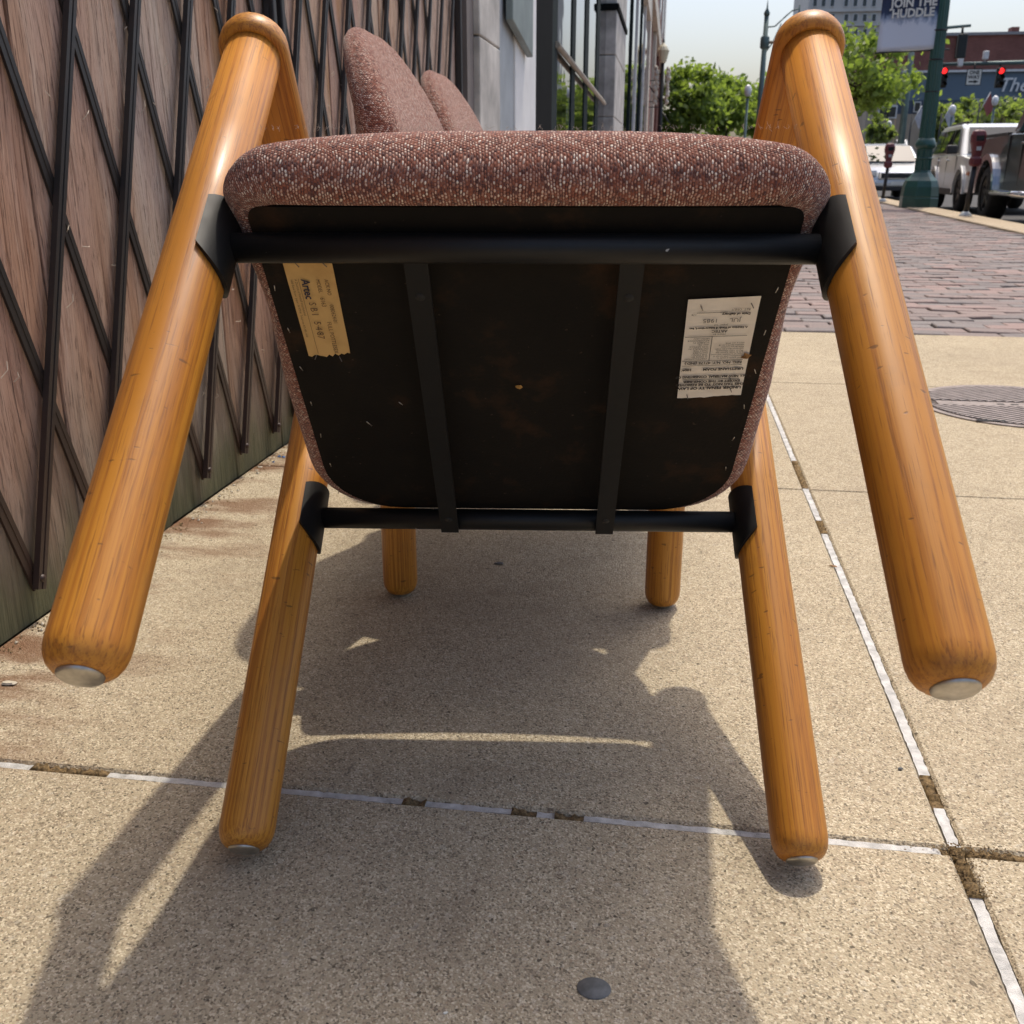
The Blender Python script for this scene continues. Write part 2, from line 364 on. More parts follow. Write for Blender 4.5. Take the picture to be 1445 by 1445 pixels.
def m_board():
    b = NB('dust_cover'); v = b.obj()
    n = b.noise(v, 12, 5, 0.65); f = b.noise(v, 260, 3, 0.6)
    col = b.ramp(n, [(0.3, (0.006, 0.005, 0.0042)), (0.55, (0.010, 0.008, 0.006)), (0.74, (0.05, 0.024, 0.010))])
    lint = b.smooth(b.noise(v, 170, 2, 0.5), 0.72, 0.77, 0.0, 0.5); col = b.mix(lint, col, (0.10, 0.07, 0.045))
    b.set(Base_Color=b.mix(b.math('MULTIPLY', f, 0.35), col, (0.008, 0.007, 0.006)), Roughness=0.8); b.p.inputs['Specular IOR Level'].default_value = 0.2
    b.bump(f, 0.3, 0.001); return b.m

def m_paper(name, col, stain):
    b = NB(name); v = b.obj(); n = b.noise(v, 35, 5, 0.6)
    b.set(Base_Color=b.mix(b.smooth(n, 0.45, 0.75, 0, 0.5), col, stain), Roughness=0.75); b.bump(b.noise(v, 60, 3), 0.25, 0.003); return b.m

def m_carpaint(name, col, metal=0.0, rough=0.3):
    b = NB(name); v = b.obj(); n = b.noise(v, 3, 4); z = b.sep(v)[2]
    dirt = b.math('MULTIPLY', b.smooth(z, 0.25, 0.75, 0.5, 0.0), n)
    b.set(Base_Color=b.mix(dirt, col, (0.16, 0.14, 0.12)), Roughness=rough, Metallic=metal, Coat_Weight=1.0, Coat_Roughness=0.05); return b.m

M['oak'] = m_oak('z'); M['oak_y'] = m_oak('y'); M['fabric'] = m_fabric()
M['concrete'] = m_concrete('concrete', (0.355, 0.292, 0.198), (0.43, 0.358, 0.247), (0.49, 0.413, 0.29))
M['wood'] = m_weathered(); M['steel'] = m_steel(); M['black'] = m_black_metal(); M['board'] = m_board()
M['paver'] = m_brickpaver()
M['kraft'] = m_paper('kraft_paper', (0.62, 0.40, 0.155), (0.45, 0.26, 0.09)); M['paper'] = m_paper('white_paper', (0.78, 0.73, 0.66), (0.62, 0.54, 0.45))
M['ink'] = plain('ink', (0.02, 0.018, 0.02), 0.7, var=0.0); M['bluepen'] = plain('blue_ink', (0.02, 0.02, 0.05), 0.7, var=0.0)
M['greyink'] = plain('grey_ink', (0.13, 0.12, 0.12), 0.7, var=0.0); M['pen'] = plain('pen_ink', (0.10, 0.055, 0.03), 0.7, var=0.0)
M['glide'] = plain('nickel_glide', (0.50, 0.47, 0.42), 0.42, 1.0, 0.25, 60); M['staple'] = plain('staple_wire', (0.55, 0.52, 0.48), 0.35, 1.0)
M['strip'] = plain('white_joint_filler', (0.56, 0.55, 0.53), 0.8, var=0.22, scale=70, bump=0.5)
M['dirt'] = plain('joint_dirt', (0.36, 0.24, 0.11), 0.95, var=0.5, scale=260, bump=0.9)
M['ground'] = plain('subbase_dirt', (0.10, 0.078, 0.055), 0.95, var=0.3, scale=30)
M['kerb'] = m_concrete('kerb_concrete', (0.36, 0.28, 0.19), (0.44, 0.35, 0.245), (0.50, 0.41, 0.30))
M['asphalt'] = plain('asphalt', (0.055, 0.053, 0.052), 0.9, var=0.25, scale=20, bump=0.4)
M['iron'] = plain('cast_iron', (0.27, 0.225, 0.205), 0.7, 0.0, 0.2, 30, bump=0.2); M['irondirt'] = plain('iron_dirt', (0.085, 0.066, 0.056), 0.9, 0.0, 0.2, 30)
M['stone'] = plain('grey_stone', (0.52, 0.495, 0.455), 0.8, var=0.26, scale=4, bump=0.4)
M['whiteplaster'] = plain('white_render', (0.78, 0.78, 0.76), 0.7, var=0.06, scale=6); M['greymetal'] = plain('grey_metal', (0.42, 0.45, 0.47), 0.5, 0.2, 0.1)
M['sageplate'] = plain('sage_plate', (0.20, 0.24, 0.23), 0.5, 0.1, 0.15); M['darkframe'] = plain('dark_frame', (0.008, 0.009, 0.0095), 0.85, var=0.1, spec=0.05)
M['framegreen'] = plain('mullion_green', (0.02, 0.03, 0.03), 0.8, spec=0.1); M['glass'] = m_glass('shop_glass', ior=2.6); M['brass'] = plain('beige_rail', (0.42, 0.37, 0.30), 0.5, 0.3)
M['redbrick'] = m_brickwall('red_brick', (0.20, 0.075, 0.055), (0.26, 0.10, 0.075), (0.26, 0.2, 0.17)); M['trim'] = plain('cream_trim', (0.62, 0.57, 0.48), 0.7)
M['farbrick'] = m_brickwall('far_brick', (0.19, 0.075, 0.062), (0.23, 0.095, 0.078), (0.2, 0.12, 0.1), 2.2)
M['tanstone'] = plain('tan_render', (0.40, 0.335, 0.26), 0.85, var=0.1, scale=0.8); M['towerstone'] = plain('tower_stone', (0.60, 0.57, 0.52), 0.85, var=0.08, scale=0.3)
M['bluewall'] = plain('blue_grey_panel', (0.125, 0.175, 0.225), 0.6, var=0.08, scale=0.4); M['navyband'] = plain('navy_band', (0.05, 0.075, 0.115), 0.6)
M['winglass'] = m_glass('far_glass', (0.02, 0.025, 0.03), 1.6, 0.05); M['winframe'] = plain('white_frame', (0.72, 0.72, 0.70), 0.6)
M['green'] = plain('green_post_paint', (0.014, 0.075, 0.058), 0.42, 0.0, 0.12, 5, coat=0.3); M['greypole'] = plain('grey_green_pole', (0.10, 0.15, 0.145), 0.5, 0.3)
M['meterred'] = plain('maroon_enamel', (0.135, 0.022, 0.026), 0.5, 0.0, 0.15, 12, coat=0.2); M['blackpost'] = plain('black_post', (0.012, 0.012, 0.013), 0.5)
M['rubber'] = plain('rubber', (0.016, 0.016, 0.016), 0.85, var=0.2, scale=20); M['rim'] = plain('alloy', (0.33, 0.33, 0.33), 0.35, 0.9, 0.1); M['blackrim'] = plain('dark_alloy', (0.03, 0.03, 0.03), 0.4, 0.5)
M['chrome'] = plain('chrome', (0.72, 0.72, 0.73), 0.12, 1.0, 0.05); M['plastic'] = plain('black_plastic', (0.018, 0.018, 0.019), 0.6); M['carglass'] = m_glass('car_glass', (0.012, 0.016, 0.018), 1.6, 0.02)
M['whitecar'] = m_carpaint('white_paint', (0.74, 0.74, 0.72)); M['silvercar'] = m_carpaint('silver_paint', (0.62, 0.64, 0.65), 0.55, 0.35); M['darkcar'] = m_carpaint('charcoal_paint', (0.012, 0.012, 0.013), 0.0, 0.35)
M['headlight'] = plain('lamp_lens', (0.6, 0.62, 0.64), 0.1, 0.2, 0.05, coat=1.0); M['amber'] = plain('amber_lens', (0.5, 0.14, 0.02), 0.3)
M['bark'] = plain('bark', (0.09, 0.065, 0.045), 0.9, var=0.3, scale=12, bump=0.6)
M['leafA'] = m_leaf('leaf_bright', (0.12, 0.19, 0.05), (0.23, 0.31, 0.09)); M['leafB'] = m_leaf('leaf_mid', (0.035, 0.075, 0.018), (0.10, 0.15, 0.035)); M['leafC'] = m_leaf('leaf_olive', (0.11, 0.13, 0.065), (0.20, 0.215, 0.11))
M['sigblack'] = plain('signal_black', (0.012, 0.016, 0.015), 0.55); M['signwhite'] = plain('sign_white', (0.74, 0.73, 0.66), 0.5, var=0.05); M['lamp_glass'] = plain('lamp_globe', (0.66, 0.60, 0.42), 0.35, var=0.08, coat=0.4); M['globe'] = plain('white_globe', (0.78, 0.78, 0.78), 0.3, coat=0.4)
b = NB('red_signal_lens'); b.set(Base_Color=(0.8, 0.02, 0.02), Roughness=0.3); b.p.inputs['Emission Color'].default_value = (1.0, 0.02, 0.02, 1); b.p.inputs['Emission Strength'].default_value = 1.6; M['redlens'] = b.m
M['darklens'] = plain('dark_lens', (0.03, 0.02, 0.012), 0.3)
b = NB('banner_print'); v = b.obj(); z = b.sep(v)[2]; n = b.noise(b.mapping(v, (3, 1, 1.2)), 3.5, 5, 0.7)
zz = b.math('ADD', z, b.math('MULTIPLY', b.math('SUBTRACT', n, 0.5), 0.5)); b.set(Base_Color=b.ramp(zz, [(0.40, (0.66, 0.71, 0.80)), (0.50, (0.30, 0.38, 0.52)), (0.58, (0.035, 0.06, 0.13)), (0.8, (0.018, 0.03, 0.075))]), Roughness=0.7); M['banner'] = b.m
M['flag'] = plain('flag_cloth', (0.34, 0.10, 0.09), 0.8); M['flagw'] = plain('flag_white', (0.55, 0.55, 0.58), 0.8); M['leafdry'] = plain('dry_leaf', (0.28, 0.14, 0.045), 0.8, var=0.4, scale=80); M['chip'] = plain('pale_chip', (0.62, 0.55, 0.43), 0.9, var=0.2, scale=90); M['gum'] = plain('flattened_gum', (0.13, 0.132, 0.13), 0.7, var=0.25, scale=90)
M['sliver'] = plain('wood_sliver', (0.58, 0.50, 0.40), 0.85); M['bluebit'] = plain('blue_scrap', (0.03, 0.12, 0.3), 0.5); M['cloudgrey'] = plain('roof_grey', (0.25, 0.25, 0.26), 0.8)

# ================================================================== SETTING
# road: one sheet to the horizon, 0.15 m below the pavement
ROAD = -0.15
tag(MB().poly([(-900, -300, ROAD), (1500, -300, ROAD), (1500, 1900, ROAD), (-900, 1900, ROAD)]).build('road', M['asphalt']), kind='structure')
# pavement: sub-base block, concrete slabs with joints, then brick up to the kerb
def kx(y): return 3.50 + 0.056 * (y - 11.0)          # inner edge of the kerb
YB, YE = 4.1, 40.0
pav = tag(empty('pavement'), kind='structure')
MB().prism([(-0.95, -3.0), (kx(-3) - .004, -3.0), (kx(YE) - .004, YE), (-0.95, YE)], 'z', ROAD + .002, -0.016).build('subbase', M['ground'], pav)
xs = [-0.862, 0.2945, 1.46, 2.6]; ys = [-2.55, -1.42, -0.29, 0.838, 1.972, 3.06, YB - .012]
for i in range(len(xs)):
    for j in range(len(ys) - 1):
        x0 = xs[i] + (0.0065 if i else 0); y0 = ys[j] + (0.0055 if ys[j] == 0.838 else 0.002)
        x1 = (xs[i+1] - 0.0065) if i < 3 else None; y1 = ys[j+1] - (0.0055 if ys[j+1] == 0.838 else 0.002)
        if x1 is None: x1 = kx(y1) - 0.02
        if i > 0 : x1 -= 0
        z = 0.0 + rng.uniform(-.0007, .0007)
        MB().cbox((x0, y0, -0.014), (x1, y1, z), 0.0032).build('concrete_slab', M['concrete'], pav)
# filler strips in the joints, broken by packed dirt
def strip_run(horizontal, c, a, b_, gaps, wid):
    segs = []; cur = a
    for g0, g1 in gaps: segs.append((cur, g0, 1)); segs.append((g0, g1, 0)); cur = g1
    segs.append((cur, b_, 1))
    for s0, s1, white in segs:
        if s1 - s0 < 0.004: continue
        n = max(2, int((s1 - s0) / (0.006 if white else 0.003))); top = []; mb = MB()
        h = wid / 2
        for k in range(n + 1):
            t = s0 + (s1 - s0) * k / n
            j0 = rng.uniform(-.0009, .0007) * (1 if white else 2.4); j1 = rng.uniform(-.0007, .0009) * (1 if white else 2.4); zz = rng.uniform(-.0005, .0005) + (-.0025 if white else rng.uniform(-.005, .0014))
            for q, jz in ((-h + j0, 0), (h + j1, 0)):
                top.append((t, c + q, zz) if horizontal else (c + q, t, zz))
        fs = [(2*k, 2*k+2, 2*k+3, 2*k+1) for k in range(n)]
        vs = top + [(x, y, -0.013) for x, y, z in top]; m = len(top)
        fs += [(2*k, 2*k+2, m+2*k+2, m+2*k) for k in range(n)] + [(2*k+1, 2*k+3, m+2*k+3, m+2*k+1) for k in range(n)] + [(0, 1, m+1, m), (m-2, m-1, 2*m-1, 2*m-2)]
        mb.add(vs, fs, not white)
        o = mb.build('joint_filler' if white else 'joint_dirt', M['strip'] if white else M['dirt'], pav)
        if not white: tag(o, 'brown packed dirt in the joint', None)
def gx(px, py): return G(px, py).x
def gy(px, py): return G(px, py).y
strip_run(True, 0.838, -0.86, 0.286, [(gx(42, 1083), gx(150, 1093)), (gx(568, 1128), gx(600, 1133)), (gx(722, 1141), gx(758, 1145)), (gx(783, 1148), gx(824, 1152)), (gx(1325, 1192), 0.286)], 0.0085)
strip_run(True, 0.838, 0.303, 1.45, [(0.304, 0.75)], 0.0085)
strip_run(False, 0.2945, -2.5, YB - .015, [(gy(1412, 1268), gy(1375, 1195)), (gy(1350, 1140), gy(1325, 1095)), (gy(1172, 752), gy(1160, 735)), (gy(1142, 688), gy(1122, 650)), (2.95, 3.05)], 0.0105)
# grit spilled round the crossing of the joints and along the wall
def grit(name, n, fn, smin, smax, mat, parent, kind='stuff'):
    mb = MB()
    for _ in range(n):
        x, y, z = fn(); s = rng.uniform(smin, smax); a = rng.uniform(0, PI)
        e = [(math.cos(a + k * PI / 2) * s * rng.uniform(.5, 1.2), math.sin(a + k * PI / 2) * s * rng.uniform(.5, 1.2)) for k in range(4)]
        vs = [(x + p, y + q, z) for p, q in e] + [(x, y, z + s * rng.uniform(.3, .9))]
        mb.add(vs, [(0, 1, 4), (1, 2, 4), (2, 3, 4), (3, 0, 4)])
    return tag(mb.build(name, mat, parent), kind=kind)
cj = G(1385, 1198)
grit('spilled_grit', 260, lambda: (cj.x + rng.normal(0, .022), .838 + rng.normal(0, .0055), 0.0004), .0006, .0016, M['dirt'], pav)
grit('joint_grit', 240, lambda: (.2945 + rng.normal(0, .006), rng.uniform(.775, .85), 0.0004), .0006, .0015, M['dirt'], pav)
grit('wall_foot_debris', 900, lambda: (-.855 + abs(rng.normal(0, .016)), rng.uniform(.9, 4.1), 0.0006), .0006, .0028, M['dirt'], pav)
grit('pale_debris', 120, lambda: (-.852 + abs(rng.normal(0, .02)), rng.uniform(1.0, 3.2), 0.001), .001, .0055, M['chip'], pav)
grit('blue_scraps', 9, lambda: (-.835 + abs(rng.normal(0, .012)), rng.uniform(1.98, 2.2), 0.001), .003, .008, M['bluebit'], pav)
grit('sand_specks', 500, lambda: (rng.uniform(-.8, 1.2), rng.uniform(.45, 3.4), 0.0006), .0004, .0011, M['dirt'], pav)

# brick paving in running bond: the nearest in view one by one, the rest joined
bw, bl = 0.104, 0.206
bricks = []
row = 0; y = YB
while y < 22.0:
    x = -2.0 - (row % 2) * 0.103
    while x < kx(y) + .1:
        cx = x + bl / 2
        if cx > -0.80 and x + bl < kx(y) - 0.01: bricks.append((cx, y + bw / 2))
        x += bl
    y += bw; row += 1
def vis(bk):
    d = RM @ Vector((bk[0], bk[1], -HC)); px = d.x / d.z * FPX + CPX
    return (1140 < px < 1460)
vb = [q for q in bricks if vis(q)]; single = set(vb[:300])
bmesh_brick = []
for k in range(4):
    e = 0.0035; hx, hy = bl/2 - .003, bw/2 - .003
    bmesh_brick.append(MB().cbox((-hx, -hy, -.012), (hx, hy, 0), 0.004).mesh('paver', M['paver']))
rest = MB()
for q in bricks:
    z = rng.uniform(-.005, .004); tx, ty = rng.normal(0, .012), rng.normal(0, .018)
    if q in single:
        o = obj('brick', bmesh_brick[0], pav); o.location = (q[0], q[1], z); o.rotation_euler = (tx, ty, rng.normal(0, .006))
    else:
        rest.cbox((q[0] - bl/2 + .003, q[1] - bw/2 + .003, -.012), (q[0] + bl/2 - .003, q[1] + bw/2 - .003, z), 0.004)
tag(rest.build('paving_bricks', M['paver'], pav), kind='stuff')
MB().box((-.8, 22.02, -.012), (kx(22) - .02, YE - .5, -.001)).build('far_paving', M['paver'], pav)
# kerb stones along the street, each its own piece
kerb = tag(empty('kerb'), kind='structure')
y = -2.6
while y < YE - 2:
    y1 = y + 2.4
    MB().prism([(kx(y), y + .005), (kx(y) + .46, y + .005), (kx(y1) + .46, y1 - .005), (kx(y1), y1 - .005)], 'z', ROAD + .001, 0.012).build('kerb_stone', M['kerb'], kerb, 0.012)
    y = y1

# round cover let into the pavement
cvc = ((G(1300, 573).x + .53 / 2), 2.83)
cov = thing('utility_cover', 'round ribbed iron utility cover set flush in the concrete', 'manhole cover', (cvc[0], cvc[1], 0.0008))
MB().lathe([(0.268, 0), (0.268, .0022), (0.25, .0022), (0.249, .0008)], 56, None, False, False).build('rim', M['iron'], cov)
MB().lathe([(0.2495, .0009), (0.0001, .0010)], 56, None, False, False).build('plate', M['irondirt'], cov)
rb = MB()
for k in range(-17, 18):
    o = k * 0.0145; h = math.sqrt(max(0, 0.244**2 - o**2))
    if h < .03: continue
    for s0, s1 in ((-h, -0.045), (0.045, h)):
        # ribs run diagonally, broken by the lettering band
        a = math.radians(38); ca, sa = math.cos(a), math.sin(a)
        pts = []
        t0, t1 = -h, h
        n = 24; run = None
        break
    a = math.radians(38); ca, sa = math.cos(a), math.sin(a); seg = []
    ts = np.linspace(-h, h, 60)
    cur = []
    for t in ts:
        x, y = t * ca - o * sa, t * sa + o * ca
        if abs(y) > 0.03: cur.append((x, y))
        else:
            if len(cur) > 1: seg.append((cur[0], cur[-1]))
            cur = []
    if len(cur) > 1: seg.append((cur[0], cur[-1]))
    for p0, p1 in seg:
        nx, ny = -sa * .0042, ca * .0042
        rb.prism([(p0[0]-nx, p0[1]-ny), (p1[0]-nx, p1[1]-ny), (p1[0]+nx, p1[1]+ny), (p0[0]+nx, p0[1]+ny)], 'z', .0011, .0042)
rb.build('ribs', M['iron'], cov)
MB().box((-.215, -.024, .0011), (.215, .024, .0026)).build('name_band', M['iron'], cov)
for a_, b_ in (((-.17, -.215, .0044), (-.10, -.203, .0048)), ((.07, .205, .0044), (.14, .217, .0048))): MB().box(a_, b_).build('pick_slot', M['rubber'], cov)
for k in range(5): MB().box((-.06 + k*.036, -.006, .0026), (-.042 + k*.036, .004, .0032)).build('raised_mark', M['rubber'], cov)

# litter
o = MB().lathe([(0.0135, 0), (0.0128, .0009), (0.0001, .0012)], 22, Matrix.Diagonal((1.0, .82, 1, 1)), False).build('flattened_gum', M['gum']); o.location = G(838, 1396) + Vector((0, 0, .0009))
tag(o, 'dark flattened gum spot stuck on the shaded concrete', 'gum')
def chipobj(name, loc, s, mat, label, cat, rz=0.3, flat=.3, group=None):
    vs = []; n = 7
    for k in range(n):
        a = 2*PI*k/n; r = s * rng.uniform(.6, 1.1); vs.append((r*math.cos(a)*1.3, r*math.sin(a)*.7, rng.uniform(0, .1)*s))
    vs2 = [(x*.75, y*.75, s*flat + rng.uniform(0, .12)*s) for x, y, z in vs]
    o = MB().add(vs + vs2, [list(range(n))[::-1], [n+k for k in range(n)]] + [(k, (k+1) % n, n+(k+1) % n, n+k) for k in range(n)]).build(name, mat)
    o.location = loc; o.rotation_euler = (0, 0, rz); return tag(o, label, cat, group)
chipobj('wood_chip', G(12, 966) + Vector((0, 0, .001)), .0085, M['chip'], 'pale torn wood chip on the rust stained concrete', 'wood chip')
chipobj('white_crumb', G(628, 1431) + Vector((0, 0, .001)), .0022, M['signwhite'], 'tiny bright white crumb on the shaded concrete', 'crumb')
chipobj('dark_crumb', G(1270, 1086) + Vector((0, 0, .001)), .003, M['gum'], 'tiny black crumb on the sunlit concrete', 'crumb')
chipobj('dry_twig', G(1176, 800) + Vector((0, 0, .001)), .006, M['leafdry'], 'small brown dry leaf scrap beside the white joint line', 'leaf scrap', .1, .12)
chipobj('dry_scrap', G(704, 796) + Vector((0, 0, .001)), .008, M['gum'], 'small dark dry scrap on concrete under the row of chairs', 'leaf scrap', .1, .12)

# ------------------------------------------------------------------ wooden wall on the left
XW = -0.865
wall = thing('wooden_wall', 'weathered reddish plank wall with mossy foot behind a folding gate', 'wall', (XW, 0, 0))
y = -1.2; yend = YX(657, -0.83)
while y < yend - .02:
    wd = rng.uniform(.20, .30); y1 = min(y + wd, yend)
    dx = rng.uniform(-.002, .002)
    o = MB().box((-.03, 0.0008, -.004), (dx, y1 - y - .0012, 3.0)).build('plank', M['wood'], wall, 0.002, 1); o.location = (0, y, 0)
    y = y1
spl = MB()
for _ in range(95):
    yy, zz = rng.uniform(.95, 3.0), rng.uniform(.12, 1.1); L_ = rng.uniform(.006, .028); a = rng.normal(PI/2, .9); t = .0007
    dy, dz = math.cos(a)*L_, math.sin(a)*L_; c = rng.uniform(-.3, .3)
    p = [(.0025, yy, zz), (.0085, yy + dy*.5 + c*dz, zz + dz*.5 - c*dy*.6), (.006, yy + dy, zz + dz)]
    for q0, q1 in ((p[0], p[1]), (p[1], p[2])): spl.tube(q0, q1, t, t*.6, 4, False)
tag(spl.build('splinters', M['sliver'], wall), kind='stuff')
tag(MB().box((-.7, -1.2, 3.01), (-.02, yend - .01, 8.5)).build('upper_wall', M['redbrick'], wall))  # out of view overhead; added to block sky light on this side
MB().box((-.7, -1.2, 0), (-.035, yend - .01, 3.0)).build('wall_core', M['ground'], wall)

# ------------------------------------------------------------------ folding scissor gate
XG = -0.855
gate = thing('folding_gate', 'black steel folding scissor gate stretched in front of the plank wall', 'gate', (XG, 0, 0))
SL, GP, Y0, ZB, ZT = 0.352, 0.1800, 1.184, 0.058, 2.15
def bar_mesh(lean, xoff, dp=1.0, hw=.0092):
    L_ = (ZT - ZB) * math.sqrt(1 + lean * lean)
    prof = [(-hw, -.0045), (hw, -.0045), (hw, .0045), (.0018, .0045), (.0012, .0022), (-.0012, .0022), (-.0018, .0045), (-hw, .0045)]   # (across, depth): channel with a groove
    mb = MB(); mb.prism([(a, d) for a, d in prof], 'z', -.012, L_ + .012)
    vs = [(d * dp, a, z) for (a, d, z) in mb.v]; mb.v = vs
    ang = -math.atan(lean); Mx = Matrix.Translation((xoff, 0, 0)) @ Matrix.Rotation(ang, 4, 'X')
    mb.v = [tuple(Mx @ Vector(v)) for v in mb.v]
    return mb.mesh('gate_bar', M['steel'])
ba, bb_ = bar_mesh(SL, .003), bar_mesh(-SL, -.0055, .45, .0098)
stile = 2.172
kmin, kmax = -8, 17
for k in range(kmin, kmax):
    yy = Y0 + GP * k
    for me, ln in ((ba, SL), (bb_, -SL)):
        if yy > yend - .03: continue
        ytop = yy + ln * (ZT - ZB)
        o = obj('gate_bar', me, gate); o.location = (0, yy, ZB)
riv = MB().lathe([(.0055, -.006), (.0055, .009), (.003, .0115), (.0001, .0117)], 10, Matrix.Rotation(PI/2, 4, 'Y')).mesh('rivet', M['steel'])
for k in range(kmin, kmax):
    yy = Y0 + GP * k
    if yy < yend - .03:
        o = obj('rivet', riv, gate); o.location = (0, yy, ZB + .004)
for yy, wd in ((2.212, .020), (2.262, .020), (yend - .035, .026)):
    MB().box((-.006, yy - wd/2, .05), (.018, yy + wd/2, 2.25)).build('stile', M['steel'], gate, .003)

# ------------------------------------------------------------------ shop fronts beyond the gate
def facade(name, label, cat): return thing(name, label, cat)
def slab(mb, x0, x1, pa, pb, z0, z1, X=-0.83): mb.box((x0, YX(pa, X), z0), (x1, YX(pb, X), z1)); return mb
f = facade('stone_pilaster', 'grey stone block pilaster at the end of the gate', 'pilaster')
slab(MB(), -1.4, -.825, 657.6, 667, 0, 3.2).build('timber_jamb', plain('brown_grey_jamb', (0.16, 0.135, 0.125), .7), f)
zc = W(680, 53, YX(682, -.80)).z
for z0, z1 in ((0, .55), (.555, zc - .003), (zc + .003, zc + .75), (zc + .756, zc + 1.5), (zc + 1.506, 3.2)):
    slab(MB(), -1.4, -.80, 667.3, 696.5, z0, z1).build('stone_block', M['stone'], f, .006)
slab(MB(), -1.4, -.84, 696.6, 699.5, 0, 3.2).build('dark_gap', M['darkframe'], f)  # recessed strip in a near-black colour between stone and metal edge
f = facade('white_pier', 'smooth white rendered pier with a light grey metal edge', 'pier')
slab(MB(), -1.4, -.81, 699.6, 719, 0, 3.2).build('metal_edge', M['greymetal'], f, .005)
slab(MB(), -1.4, -.80, 719.2, 749, 0, 3.2).build('rendered_face', M['whiteplaster'], f, .005)
ya, yb2 = YX(724, -.76), YX(752, -.76)
f = facade('sage_sign_box', 'grey green sign box fixed on the white pier', 'sign box')
zl = W(745, 46, yb2).z
MB().prism([(ya, zl - .03), (yb2, zl - .12), (yb2, zl + .9), (ya, zl + .9)], 'x', -.795, -.76).build('case', M['sageplate'], f, .006)
MB().box((-.796, ya - .02, zl + .905), (-.75, yb2 + .02, zl + .96)).build('cap', M['trim'], f, .004)
f = facade('black_post', 'broad black metal post beside the shop window', 'post')
slab(MB(), -1.4, -.82, 749.4, 777, 0, 3.2).build('post_face', M['darkframe'], f)
slab(MB(), -1.4, -.822, 777.2, 785, 0, 3.2).build('post_edge', M['framegreen'], f, .01)
f = facade('shop_window', 'large shop window reflecting sky and green trees between dark mullions', 'window')
mull = [(785.3, 785.3), (806.5, 811.5), (825, 829.8), (841, 845), (853.6, 853.6)]
for i in range(4):
    ya, yb2 = YX(mull[i][1], -.84), YX(mull[i+1][0], -.84)
    MB().box((-.855, ya - .03, .45), (-.84, yb2 + .03, 3.1)).build('pane', M['glass'], f)
for i in (1, 2, 3):
    MB().box((-.9, YX(mull[i][0], -.835), .45), (-.832, YX(mull[i][1], -.835), 3.1)).build('mullion', M['framegreen'], f)
ya, yb2 = YX(785.3, -.83), YX(854, -.83)
MB().box((-.95, ya, 0), (-.82, yb2, .45)).build('sill_wall', M['stone'], f); MB().box((-1.2, ya, 3.1), (-.82, yb2, 3.6)).build('head', M['darkframe'], f)
MB().box((-1.3, ya, .45), (-1.25, yb2, 3.1)).build('back_panel', M['darkframe'], f)
pa_, pb_ = W(786, 63, YX(786, -.81)), W(853, 146, YX(853, -.81))
o = MB().path([pa_, pb_], .021, 10).build('window_rail', M['brass']); tag(o, 'beige sloping rail running across the shop window', 'rail')
f = facade('second_pilaster', 'projecting pale grey stone pilaster beyond the shop window', 'pilaster'); f.name = 'stone_pilaster'
yp = YX(855, -.83, 90); xr = -.72; ype = YX(882, -.72)
for py0, py1 in ((176, 165), (164.5, 78), (77, 14), (12, -60)):
    z0, z1 = W(870, py0, yp).z, W(870, py1, yp).z
    if py0 == 176: z0 = 0
    MB().box((-1.4, yp, z0), (xr, ype, z1)).build('stone_block', M['stone'], f, .012)
MB().box((-1.4, yp - .03, W(870, 13, yp).z), (xr + .02, ype + .03, W(870, 5, yp).z)).build('moulding', M['darkframe'], f)
f = facade('corner_shop', 'narrow dark shop front with white window frames past the pilaster', 'shop front')
y0 = ype + .04; y1 = 26.0
for k in range(5):
    ya = y0 + (y1 - y0) * k / 5; yb2 = y0 + (y1 - y0) * (k + 1) / 5
    MB().box((xr - .05, ya + .12, .5), (xr - .03, yb2 - .12, 3.6)).build('pane', M['glass'], f); MB().box((xr - .2, ya - .1, .0), (xr - .005, ya + .1, 3.9)).build('mullion', M['winframe' if k % 2 == 0 else 'framegreen'], f)
MB().box((-1.4, y0, 0), (xr - .06, y1, .5)).build('sill_wall', M['stone'], f); MB().box((-1.4, y0, 3.9), (xr + .04, y1, 4.5)).build('fascia', M['trim'], f); MB().box((-1.4, y0, 4.5), (xr - .05, y1, 6.5)).build('upper_wall', M['stone'], f)
f = facade('brick_building', 'dark red brick building with cream trim behind the lantern', 'building')
xb = W(939.5, 30, 62).x
MB().box((-9, 26.2, 0), (xb, 62, 14)).build('wall', M['redbrick'], f)
for k in range(5): MB().box((xb - .3, 27 + k * 7, 0), (xb + .10, 28.0 + k * 7, 4.6)).build('pier', M['trim' if k < 2 else 'redbrick'], f)
MB().box((xb - .3, 26.3, 4.62), (xb + .16, 61.8, 5.1)).build('cornice', M['trim'], f)
for k in range(5):
    o = MB().box((xb - .2, 29 + k * 6.5, 6.2), (xb + .03, 31 + k * 6.5, 9)).build('window', M['winframe'], f); MB().box((xb + .0, 29.2 + k * 6.5, 6.4), (xb + .045, 30.8 + k * 6.5, 8.8)).build('pane', M['winglass'], o)
bk = thing('shop_block', 'plain unseen upper storeys added above the shop fronts', 'building')
MB().box((-9, yend + .01, 3.7), (-1.3, yp + 1, 8.5)).build('upper_wall', M['redbrick'], bk); MB().box((-9, yend + .01, 0), (-1.45, yp + 1, 3.69)).build('back_wall', M['darkframe'], bk)  # upper mass stands out of view, added so the facade shuts off sky light

